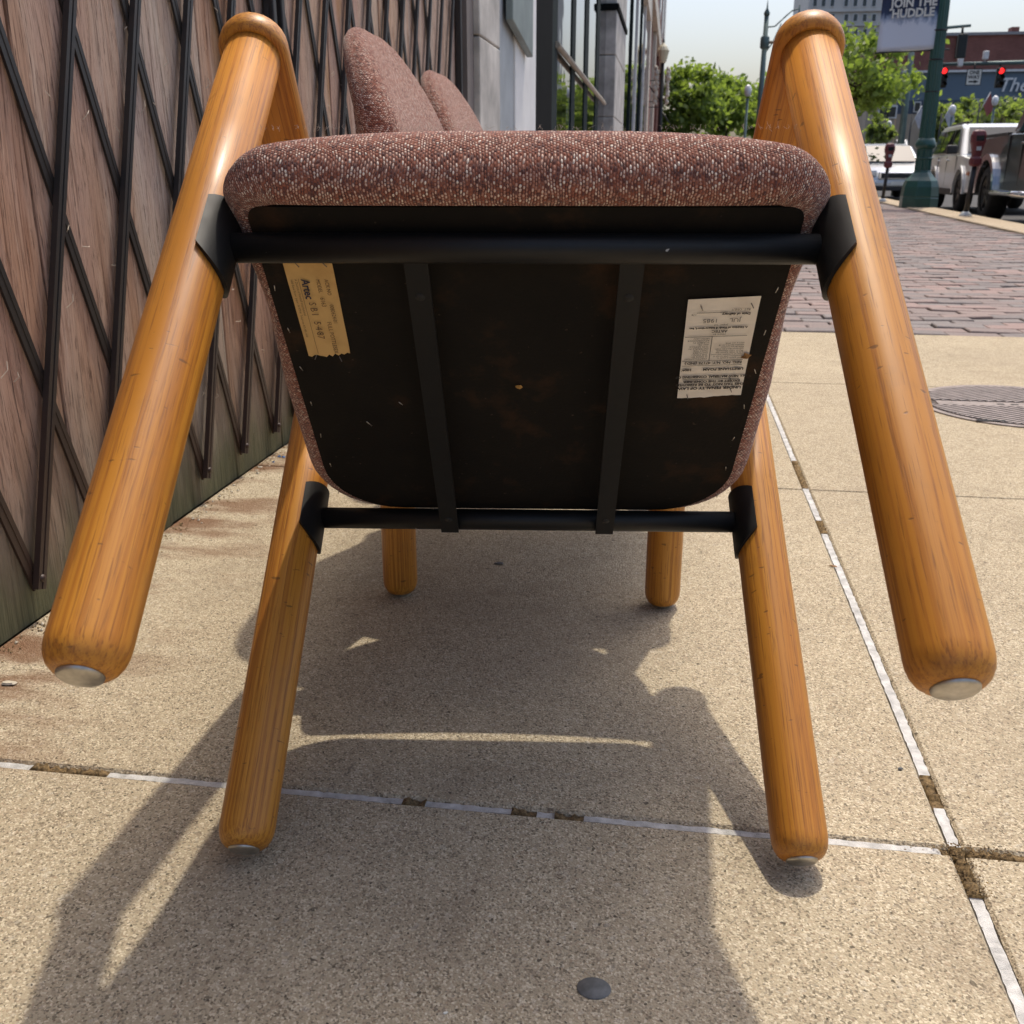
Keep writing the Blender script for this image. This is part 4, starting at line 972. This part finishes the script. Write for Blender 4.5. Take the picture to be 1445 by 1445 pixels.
def suv(label, loc, rz):
    t = thing('parked_car', label, 'car', loc, rz, 'cars parked along the kerb'); hw = .87; wf, wr, R_ = -1.3, 1.33, .36
    prof = [(-2.12, .36), (wf - .46, .36)] + arc(wf, .43) + [(wf + .47, .30), (wr - .47, .30)] + arc(wr, .43) + [(2.1, .38), (2.18, .55), (2.15, 1.02), (.2, 1.03), (-1.0, 1.02), (-1.9, .95), (-2.15, .85), (-2.2, .5)]
    profile_body(t, prof, hw, M['whitecar'], bevel=.05, taper=lambda z: .03*max(0, z-.7))
    cab = [(-1.0, 1.0), (-.45, 1.52), (-.1, 1.6), (1.6, 1.6), (1.92, 1.52), (2.12, 1.0)]
    profile_body(t, cab, .845, M['whitecar'], 'cabin', .05, lambda z: .2*max(0, z-1.0))
    quadpart(t, 'windscreen', [(-.72, -.96, 1.05), (.72, -.96, 1.05), (.66, -.48, 1.5), (-.66, -.48, 1.5)], M['carglass'], (0, -.02, .016))
    for s in (-1, 1):
        for y0, y1, t0, t1 in ((-.72, .12, -.34, .1), (.22, 1.02, .2, .98), (1.12, 1.92, 1.09, 1.72)):
            quadpart(t, 'side_window', [(s*.842, y0, 1.07), (s*.842, y1, 1.07), (s*.755, t1, 1.49), (s*.755, t0, 1.49)][::s], M['carglass'], (s*.012, 0, 0))
        MB().box((s*.86, -.78, 1.04), (s*1.06, -.62, 1.2)).build('mirror', M['plastic'], t, .03)
        for y in (wf, wr):
            a = MB()
            n = 12
            for k in range(n): 
                a0, a1 = PI*k/n, PI*(k+1)/n
                pts = [(y - r*math.cos(q), .34 + r*math.sin(q)) for q, r in ((a0, .43), (a0, .50), (a1, .50), (a1, .43))]
                a.prism(pts, 'x', s*(hw - .02), s*(hw + .035))
            a.build('wheel_arch', M['whitecar'], t); wheel(t, s*(hw - .10), y, R_, .23, M['blackrim'], s)
        for y in (-.02, .95): MB().box((s*(hw - .01), y, .92), (s*(hw + .03), y + .16, .95)).build('door_handle', M['whitecar'], t, .01)
        for y in (-.78, .17, 1.07): MB().box((s*(hw - .015), y, .45), (s*(hw + .002), y + .012, 1.0)).build('door_gap', M['plastic'], t)
        MB().box((s*(hw - .02), -.8, .30), (s*(hw + .03), .82, .42)).build('sill_cladding', M['plastic'], t, .01); MB().lathe([(.001, 0), (.1, 0), (.1, .04), (.001, .05)], 18, Matrix.Translation((s*.62, -2.17, .78)) @ Matrix.Rotation(PI/2, 4, 'X'), False).build('headlight', M['headlight'], t)
        MB().box((s*.84, -2.1, .66), (s*.885, -1.92, .72)).build('side_marker', M['amber'], t); MB().box((s*.6, -.1, 1.6), (s*.64, 1.5, 1.64)).build('roof_rail', M['plastic'], t, .01)
    for k in range(7): MB().box((-.40 + k*.115, -2.22, .70), (-.33 + k*.115, -2.18, .9)).build('grille_slot', M['plastic'], t)
    MB().box((-.88, -2.30, .40), (.88, -2.18, .62)).build('bumper', M['plastic'], t, .04)
    return t
def pickup(label, loc, rz):
    t = thing('parked_truck', label, 'pickup truck', loc, rz, 'cars parked along the kerb'); hw = .98; wf, wr, R_ = -1.95, 1.75, .41
    prof = [(-2.85, .48), (wf - .52, .5)] + [(y, z + .07) for y, z in arc(wf, .49)] + [(wf + .52, .46), (wr - .52, .46)] + [(y, z + .07) for y, z in arc(wr, .49)] + [(2.75, .55), (2.85, .7), (2.85, 1.22), (.8, 1.24), (-1.1, 1.2), (-2.6, 1.14), (-2.88, 1.0), (-2.92, .6)]
    profile_body(t, prof, hw, M['darkcar'], bevel=.05, taper=lambda z: .04*max(0, z-.8))
    cab = [(-1.3, 1.18), (-.55, 1.78), (-.2, 1.84), (.55, 1.84), (.75, 1.75), (.80, 1.2)]
    profile_body(t, cab, .93, M['darkcar'], 'cab', .05, lambda z: .22*max(0, z-1.2))
    quadpart(t, 'windscreen', [(-.8, -1.26, 1.22), (.8, -1.26, 1.22), (.7, -.58, 1.75), (-.7, -.58, 1.75)], M['carglass'], (0, -.02, .016))
    for s in (-1, 1):
        quadpart(t, 'side_window', [(s*.93, -.95, 1.26), (s*.93, .02, 1.26), (s*.81, .0, 1.73), (s*.81, -.45, 1.73)][::s], M['carglass'], (s*.012, 0, 0)); quadpart(t, 'side_window', [(s*.93, .1, 1.26), (s*.93, .68, 1.26), (s*.81, .62, 1.73), (s*.81, .1, 1.73)][::s], M['carglass'], (s*.012, 0, 0))
        for y in (wf, wr):
            a = MB(); n = 14
            for k in range(n):
                a0, a1 = PI*k/n, PI*(k+1)/n
                pts = [(y - r*math.cos(q), .41 + r*math.sin(q)) for q, r in ((a0, .49), (a0, .58), (a1, .58), (a1, .49))]
                a.prism(pts, 'x', s*(hw - .02), s*(hw + .05))
            a.build('wheel_arch', M['chrome'], t); wheel(t, s*(hw - .12), y, R_, .27, M['blackrim'], s)
        MB().tube((s*(hw + .06), -1.25, .44), (s*(hw + .06), 1.1, .44), .045, None, 12).build('running_board', M['chrome'], t)
        MB().box((s*.98, -1.0, 1.2), (s*1.22, -.85, 1.42)).build('mirror', M['plastic'], t, .03)
        for y in (-1.12, .06, .76): MB().box((s*(hw - .015), y, .55), (s*(hw + .002), y + .014, 1.22)).build('door_gap', M['plastic'], t)
        MB().box((s*(hw - .02), -.08, 1.08), (s*(hw + .03), .04, 1.12)).build('door_handle', M['chrome'], t, .01); MB().box((s*.55, -2.93, .82), (s*.93, -2.8, 1.02)).build('headlight', M['headlight'], t, .03)
        MB().box((s*(hw - .07), .95, 1.22), (s*(hw - .01), 2.8, 1.27)).build('bed_rail', M['plastic'], t, .01)
    MB().box((-.53, -2.95, .72), (.53, -2.84, 1.02)).build('grille', M['chrome'], t, .02); MB().box((-.96, -3.0, .48), (.96, -2.86, .68)).build('bumper', M['chrome'], t, .04)
    return t
gT = G(1397, 313, ROAD); gS = G(1352, 300, ROAD); gC = G(1248, 279, ROAD)
pickup('dark pickup truck with silver wheel arch parked at the kerb', (gT.x + .98 - .20, gT.y - 1.75, ROAD + .002), -.045)
suv('white boxy car with black mirror parked behind the pickup', (gS.x + .90, gS.y + 1.3, ROAD + .002), -.06)
sedan('silver saloon car facing the street corner by the green lamp post', (W(1262, 260, 29).x, 31, ROAD + .002), 0.0)

# trees -------------------------------------------------------------
def tree(label, base, h, crown_c, crown_r, leafmat, n, leaf, lean=0.0, group=None, trunk_r=.12, clumps=26, flat=.75):
    t = thing('street_tree', label, 'tree', base, 0, group); c = Vector(crown_c)
    tr = MB(); top = c + Vector((0, 0, crown_r[2]*.2)); pts = [Vector((0, 0, 0)), Vector((lean*.3, 0, h*.22)), c - Vector((0, 0, crown_r[2]*.6)), top]
    tr.path([tuple(p) for p in pts], [trunk_r, trunk_r*.85, trunk_r*.6, trunk_r*.2], 9)
    cents = []
    for k in range(clumps):
        while True:
            q = rng.uniform(-1, 1, 3)
            if .25 < (q**2).sum() < 1: break
        p = c + Vector((q[0]*crown_r[0], q[1]*crown_r[1], q[2]*crown_r[2]*(1 if q[2] > 0 else flat))); cents.append(p)
        st_ = pts[2].lerp(top, rng.uniform(0, .9)); md = st_.lerp(p, .55) + Vector((0, 0, -.04*h*rng.uniform(0, 1)))
        tr.path([tuple(st_), tuple(md), tuple(p)], [trunk_r*.32, trunk_r*.2, trunk_r*.06], 5)
    tr.build('trunk', M['bark'], t)
    per = n // clumps; sr = min(crown_r) * .42; V = []
    for p in cents:
        g = rng.normal(0, 1, (per, 3)); g /= np.linalg.norm(g, axis=1)[:, None]; rad = np.abs(rng.normal(0, .55, per)) + .1
        sc = np.array([1.25, 1.25, .8])*rng.uniform(.6, 1.3)
        pos = np.array(p) + g*rad[:, None]*sr*sc
        V.append(pos)
    P = np.concatenate(V); N = len(P); a = rng.normal(0, 1, (N, 3)); a /= np.linalg.norm(a, axis=1)[:, None]; b_ = rng.normal(0, 1, (N, 3)); b_[:, 2] *= .6
    b_ = np.cross(a, b_); b_ /= np.linalg.norm(b_, axis=1)[:, None]; s = leaf*rng.uniform(.6, 1.3, N)[:, None]
    Vt = np.stack([P - a*s, P + b_*s*.55, P + a*s, P - b_*s*.55], 1).reshape(-1, 3)
    me = bpy.data.meshes.new('crown'); me.vertices.add(N*4); me.vertices.foreach_set('co', Vt.ravel()); me.loops.add(N*4); me.loops.foreach_set('vertex_index', np.arange(N*4)); me.polygons.add(N); me.polygons.foreach_set('loop_start', np.arange(0, N*4, 4)); me.polygons.foreach_set('loop_total', np.full(N, 4)); me.update(); me.validate(); me.materials.append(leafmat)
    tag(obj('crown', me, t), kind='stuff'); return t
def tree_at(label, px, ptop, pbot, Y, rx_px, mat, n, leaf, group, z0=None, **kw):
    top = W(px, ptop, Y); bot = W(px, pbot, Y); sc = Y / 1411 * 1.0
    rz = (top.z - bot.z)/2; z0 = ROAD if z0 is None else z0
    return tree(label, (top.x, Y, z0), top.z, (0, 0, (top.z + bot.z)/2 - z0), (rx_px*sc, rx_px*sc, rz), mat, n, leaf, 0, group, **kw)
GR = 'bright green street trees down the street'
tree_at('bright green street tree beside the black lantern lamp', 972, 92, 200, 58, 40, M['leafA'], 5200, .17, GR, clumps=34)
tree_at('bright green street tree between the lantern and the tall grey pole', 1030, 108, 200, 62, 36, M['leafA'], 4600, .17, GR, clumps=30)
tree_at('bright green street tree behind the tall grey street light pole', 1072, 112, 200, 70, 30, M['leafA'], 3800, .18, GR, clumps=26)
tree_at('bright green street tree hidden mostly by the oak armrest', 1122, 100, 200, 60, 42, M['leafA'], 4200, .18, GR, clumps=28)
tree_at('loose green tree reaching out behind the street banner', 1212, 45, 170, 30, 74, M['leafA'], 5000, .095, None, clumps=40, trunk_r=.09)
GQ = 'small olive trees in front of the blue building'
for px, tp, Y, rx, lab in ((1335, 150, 64, 22, 'small olive green tree beside the lamp post in front of the blue building'), (1372, 134, 66, 26, 'small olive green tree under the one way sign'), (1418, 130, 62, 30, 'small olive green tree under the second red signal'), (1455, 128, 64, 26, 'small olive green tree at the end of the blue building'), (1245, 165, 66, 16, 'thin small tree in front of the tan building')):
    tree_at(lab, px, tp, 208, Y, rx, M['leafC'], 1500, .15, GQ, clumps=20, trunk_r=.08)

# far buildings -----------------------------------------------------
def fbox(mb, pa, pb2, pt, pbm, Y, depth):
    q = min(max((pa + pb2)/2, pa), 1370); pc = min(max(pt, 30), 130); a = W(pa, pc, Y); c = W(pb2, pc, Y); zb = W(q, pbm, Y).z if pbm is not None else ROAD
    return mb.box((a.x, Y, zb), (c.x, Y + depth, W(q, pt, Y).z))
def fwin(parent, px, py, w_, h_, Y, frame=True):
    a = W(px - w_/2, py - h_/2, Y); c = W(px + w_/2, py + h_/2, Y); e = (c.x - a.x)*.2
    o = MB().box((a.x - e, Y - .12, c.z - e), (c.x + e, Y + .1, a.z + e)).build('window', M['winframe'], parent)
    MB().box((a.x, Y - .16, c.z), (c.x, Y - .125, a.z)).build('pane', M['winglass'], o)
t = thing('stone_tower', 'tall pale stone office tower with rows of small windows', 'building')
fbox(MB(), 1139, 1330, -170, None, 170, 22).build('wall', M['towerstone'], t)
for r, py in enumerate((-62, -40, -18, 4, 25, 46)):
    for px in (1150, 1162, 1174.5, 1194, 1207, 1220, 1233, 1252, 1265): fwin(t, px, py, 4.2, 9.5, 170)
for py in (13.5, 34): fbox(MB(), 1138, 1331, py, py + 2, 169.6, 1.0).build('string_course', M['towerstone'], t)
t = thing('brick_block', 'long flat red brick building behind the traffic signals', 'building')
fbox(MB(), 1236, 1620, 48, None, 112, 20).build('wall', M['farbrick'], t); fbox(MB(), 1235, 1621, 45.5, 49.5, 111.7, 21).build('coping', M['cloudgrey'], t)
fbox(MB(), 1428, 1439, 39, 47, 113, 1.2).build('chimney', M['farbrick'], t); fbox(MB(), 1352, 1362, 50, 82, 111.5, .3).build('louvre', M['darkframe'], t)
t = thing('blue_building', 'low building with blue grey panel front and tan ground floor', 'building')
fbox(MB(), 1270, 1640, 101, 141, 88, 12).build('panel_wall', M['bluewall'], t); fbox(MB(), 1268, 1641, 98.5, 101.5, 87.7, 12.6).build('coping', M['winframe'], t)
fbox(MB(), 1268.5, 1641, 141.2, 160, 88, 12).build('band', M['navyband'], t); fbox(MB(), 1269, 1641, 160.2, None, 88, 12).build('ground_floor', M['tanstone'], t)
for px, py in ((1294, 151), (1383, 149), (1430, 152)): fwin(t, px, py, 5.5, 12, 88)
for px in (1310, 1340, 1372, 1405, 1436): fwin(t, px, 186, 12, 17, 88)
p0 = W(1415, 107, 87.9); sc_ = (W(1445, 107, 87.9).x - p0.x)/30
tm = textmesh('lettering', 'The', 27*sc_, M['winframe'], t, Matrix(((1, .25, 0, p0.x), (0, 0, -1, 87.8), (0, 1, 0, p0.z), (0, 0, 0, 1))), 'LEFT', .03*sc_*10, .03)
t = thing('tan_building', 'small tan rendered building with a sloping parapet', 'building')
a, c = W(1226, 124, 80), W(1270, 106, 80)
MB().prism([(a.x, ROAD), (c.x, ROAD), (c.x, c.z), (a.x, a.z)], 'y', 80, 87).build('wall', M['tanstone'], t)
MB().prism([(a.x - .2, a.z), (c.x + .1, c.z), (c.x + .1, c.z + .35), (a.x - .2, a.z + .35)], 'y', 79.8, 87.1).build('parapet', M['cloudgrey'], t)
for px, py in ((1246, 160), (1258, 158)): fwin(t, px, py, 9, 14, 80)
t = thing('cream_building', 'pale cream building with narrow windows beside the tan one', 'building')
fbox(MB(), 1150, 1226, 128, None, 84, 10).build('wall', M['trim'], t)
for px in (1212, 1220): fwin(t, px, 183, 3.6, 14, 84)
for px in (1208, 1216, 1222): fwin(t, px, 150, 3.6, 12, 84)
t = thing('striped_awning', 'small blue and white striped awning on the tan building', 'awning')
for k in range(8):
    a, c = W(1272 + k*1.9, 196, 78), W(1273.9 + k*1.9, 196, 78); zb = W(1280, 208, 78).z
    MB().add([(a.x, 79.6, a.z), (c.x, 79.6, c.z), (c.x, 78.4, zb), (a.x, 78.4, zb), (a.x, 79.6, a.z - .1), (c.x, 79.6, c.z - .1), (c.x, 78.4, zb - .1), (a.x, 78.4, zb - .1)], [(0,1,2,3),(4,7,6,5),(0,4,5,1),(1,5,6,2),(2,6,7,3),(3,7,4,0)]).build('stripe', M['navyband' if k % 2 else 'winframe'], t)

# traffic signals on a mast arm ------------------------------------
YS = 46.0
mp = W(1520, 240, YS); am = W(1326, 91, YS); ae = W(1521, 86, YS)
t = thing('signal_mast', 'grey mast arm carrying traffic signals over the street', 'traffic mast', (mp.x, YS, ROAD))
MB().tube((0, 0, 0), (0, 0, 6.9), .16, .11, 14).build('pole', M['greypole'], t); MB().tube((am.x - mp.x, 0, am.z - ROAD), (0, 0, ae.z - ROAD), .06, .10, 12).build('arm', M['greypole'], t)
for px, py in ((1355, 88), (1391, 78)):
    c = W(px, py, YS); MB().box((c.x - mp.x - .10, -.12, c.z - ROAD - .16), (c.x - mp.x + .10, .12, c.z - ROAD + .16)).build('camera_box', M['winframe'], t, .04)
    MB().tube((c.x - mp.x, 0, am.z - ROAD), (c.x - mp.x, 0, c.z - ROAD), .03, None, 8).build('camera_stem', M['winframe'], t)
def signal(label, px, ptop, pbot, Y, lit=True, wd=.30, grp='red traffic signals on the mast arm', back=False):
    a, c = W(px, ptop, Y), W(px, pbot, Y); h = a.z - c.z
    t = thing('traffic_signal', label, 'traffic signal', (a.x, Y - .16, c.z), 0, grp)
    MB().box((-wd/2, -.1, 0), (wd/2, .1, h)).build('housing', M['sigblack'], t, .03)
    MB().tube((0, .1, h), (0, .14, h + .2), .035, None, 8).build('hanger', M['sigblack'], t)
    if not back:
        for k in range(3):
            z = h*(k + .5)/3; r = min(.12, h/7.0)
            Mx = Matrix.Translation((0, -.105, z)) @ Matrix.Rotation(PI/2, 4, 'X')
            MB().lathe([(.001, .015), (r*.7, .008), (r, 0)], 20, Mx, False).build('lens', M['redlens'] if (k == 2 and lit) else M['darklens'], t)
            vs = []; n = 12
            for q in range(n + 1):
                aa = -.35 + (PI + .7)*q/n
                for yy, rr in ((-.1, r*1.12), (-.1 - .2, r*1.12)): vs.append((rr*math.cos(aa), yy, z + rr*math.sin(aa)))
            o = MB().add(vs, [(2*q, 2*q+1, 2*q+3, 2*q+2) for q in range(n)], True).build('visor', M['sigblack'], t); s_ = o.modifiers.new('thick', 'SOLIDIFY'); s_.thickness = .008
    return t
signal('traffic signal showing red, nearest the green lamp post', 1331, 96, 124.5, YS); signal('traffic signal showing red, beside the white script lettering', 1411, 96, 124.5, YS)
a, c = W(1364, 99, YS), W(1380.5, 120, YS)
t = thing('one_way_sign', 'white one way sign with black arrow hanging between two signals', 'sign', (a.x, YS - .2, c.z)); sw, sh = c.x - a.x, a.z - c.z
MB().box((-.03, 0, -.03), (sw + .03, .02, sh + .03)).build('border', M['sigblack'], t); MB().box((0, -.012, 0), (sw, -.002, sh)).build('plate', M['signwhite'], t)
for i, s_ in enumerate(('ONE', 'WAY')): textmesh('lettering', s_, sh*.34, M['sigblack'], t, Matrix(((1, 0, 0, sw/2), (0, 0, -1, -.016), (0, 1, 0, sh*(.97 - .31*i)), (0, 0, 0, 1))), 'CENTER', .006, .002)
MB().prism([(sw*.16, sh*.15), (sw*.55, sh*.15), (sw*.55, sh*.08), (sw*.88, sh*.2), (sw*.55, sh*.32), (sw*.55, sh*.25), (sw*.16, sh*.25)], 'y', -.018, -.0125).build('arrow', M['sigblack'], t)
MB().tube((sw/2, .03, sh), (sw/2, .1, sh + .25), .03, None, 8).build('hanger', M['sigblack'], t)
# second mast arm with a signal seen from behind
YS2 = 34.0; q0, q1 = W(1290, 43, YS2), W(1370, 36, YS2)
t = thing('signal_mast', 'grey green mast arm behind the banner holding an unlit signal', 'traffic mast', (q0.x, YS2, ROAD))
MB().tube((0, 0, 0), (0, 0, q0.z - ROAD + .2), .12, .08, 12).build('pole', M['greypole'], t); MB().tube((0, 0, q0.z - ROAD), (q1.x - q0.x, 0, q1.z - ROAD), .055, .04, 10).build('arm', M['greypole'], t); MB().tube((0, 0, q0.z - ROAD - .5), (q1.x - q0.x - .6, 0, q1.z - ROAD - .05), .02, None, 8).build('brace', M['greypole'], t)
signal('unlit dark traffic signal seen from behind, above the red ones', 1357, 49, 83, YS2, False, .26, None, True)

# street lights -----------------------------------------------------
YP = 38.0; pt_ = W(1082, 22, YP)
t = thing('street_light', 'tall grey green street light pole with swept bracket arms', 'street light', (pt_.x, YP, 0))
hh = pt_.z
MB().tube((0, 0, 0), (0, 0, hh), .12, .075, 14).build('pole', M['greypole'], t); MB().lathe([(.09, hh), (.10, hh + .08), (.03, hh + .22), (.012, hh + .42), (.001, hh + .5)], 14).build('finial', M['greypole'], t)
z6 = W(1082, 60, YP).z; MB().lathe([(.11, z6 - .2), (.15, z6 - .15), (.15, z6 + .15), (.11, z6 + .2)], 14).build('clamp', M['greypole'], t); MB().tube((.1, 0, z6), (1.2, 0, z6 + .02), .05, None, 10).build('side_arm', M['tanstone'], t)
pts = [(0.07, 0, hh - .35), (.3, 0, hh - .33), (.55, 0, hh - .1), (.8, 0, hh + .12), (1.05, 0, hh + .2)]
MB().path(pts, .022, 8).build('swept_arm', M['greypole'], t); MB().path([(.07, 0, hh - 1.1), (.25, 0, hh - .85), (.5, 0, hh - .25)], .018, 8).build('swept_brace', M['greypole'], t); MB().tube((1.05, 0, hh + .3), (1.05, 0, hh - .25), .025, None, 8).build('lamp_drop', M['greypole'], t)
YL = 31.0; lt = W(936.5, 62, YL); gl = W(936.5, 89, YL); dL = W(936, 150, YL)
t = thing('lantern_lamp', 'black lantern lamp with cream globe and hanging flower clusters', 'street lamp', (lt.x, YL, 0))
MB().tube((0, 0, 0), (0, 0, gl.z), .07, .045, 14).build('post', M['blackpost'], t)
g0 = gl.z; gh = lt.z - gl.z
MB().lathe([(.07, g0), (.10, g0 + gh*.1), (.155, g0 + gh*.55), (.17, g0 + gh*.66), (.12, g0 + gh*.85), (.05, g0 + gh), (.02, g0 + gh*1.08)], 10, None, True, False).build('globe', M['lamp_glass'], t)
MB().tube((0, 0, g0 + gh*1.05), (0, 0, g0 + gh*1.35), .028, .006, 8).build('finial', M['greypole'], t)
for dz in (.45, 1.0, 1.15):
    MB().tube((0, 0, g0 - dz), (-.55, 0, g0 - dz), .014, None, 6).build('arm', M['blackpost'], t)
MB().path([(0.02, 0, g0 - 1.25), (.38, 0, g0 - 1.75)], .022, 6).build('stay', M['blackpost'], t); MB().path([(-.02, 0, g0 - 1.0), (-.38, 0, g0 - .55)], .022, 6).build('stay', M['blackpost'], t)
for sx in (-1, 1):
    fl = MB()
    for k in range(22):
        r = rng.uniform(.04, .075); fl.lathe([(.001, -r), (r*.7, -r*.6), (r, 0), (r*.7, r*.6), (.001, r)], 6, Matrix.Translation((sx*.155 + rng.normal(0, .02), rng.normal(0, .03), g0 - .12 - k*.045)), False, False)
    fl.build('flower_cluster', M['trim'], t)
GG = 'white globe lamps far down the street'
for px, pt2, pb_, Y, lab in ((1056, 122, 190, 50, 'grey pole lamp with white globe among the bright trees'), (1345, 150, 215, 58, 'white globe lamp behind the roof of the white car'), (1405, 137, 215, 58, 'white globe lamp beside the second red signal'), (1255, 172, 215, 66, 'white globe lamp in front of the tan building')):
    p = W(px, pt2, Y); t = thing('globe_lamp', lab, 'street lamp', (p.x, Y, ROAD), 0, GG); h = p.z - ROAD
    MB().lathe([(.14, 0), (.12, .4), (.07, .5), (.06, h - .5)], 12).build('pole', M['greypole'], t); MB().lathe([(.06, h - .42), (.14, h - .34), (.17, h - .18), (.13, h), (.04, h + .07)], 14).build('globe', M['globe'], t)
# flags by the small trees
for px, py, Y, mt, lab in ((1382, 152, 60, 'flag', 'small red flag on a slanted pole in front of the blue building'), (1328, 168, 60, 'flagw', 'small pale flag on a slanted pole beside the green lamp post'), (1286, 170, 62, 'flagw', 'small dark edged flag on a pole in front of the tan building')):
    p = W(px, py, Y); t = thing('street_flag', lab, 'flag', (p.x, Y, ROAD))
    h = p.z - ROAD; MB().tube((0, 0, 0), (0, 0, h + .3), .05, .04, 8).build('pole', M['blackpost'], t); MB().tube((0, 0, h - .3), (.45, 0, h + .75), .02, None, 6).build('staff', M['winframe'], t)
    vs = [(.45, 0, h + .75), (.18, 0, h + .1), (.45, .05, h - .45), (.72, .0, h - .1)]; o = MB().add(vs, [(0, 1, 2, 3)]).build('cloth', M[mt], t); s_ = o.modifiers.new('thick', 'SOLIDIFY'); s_.thickness = .01
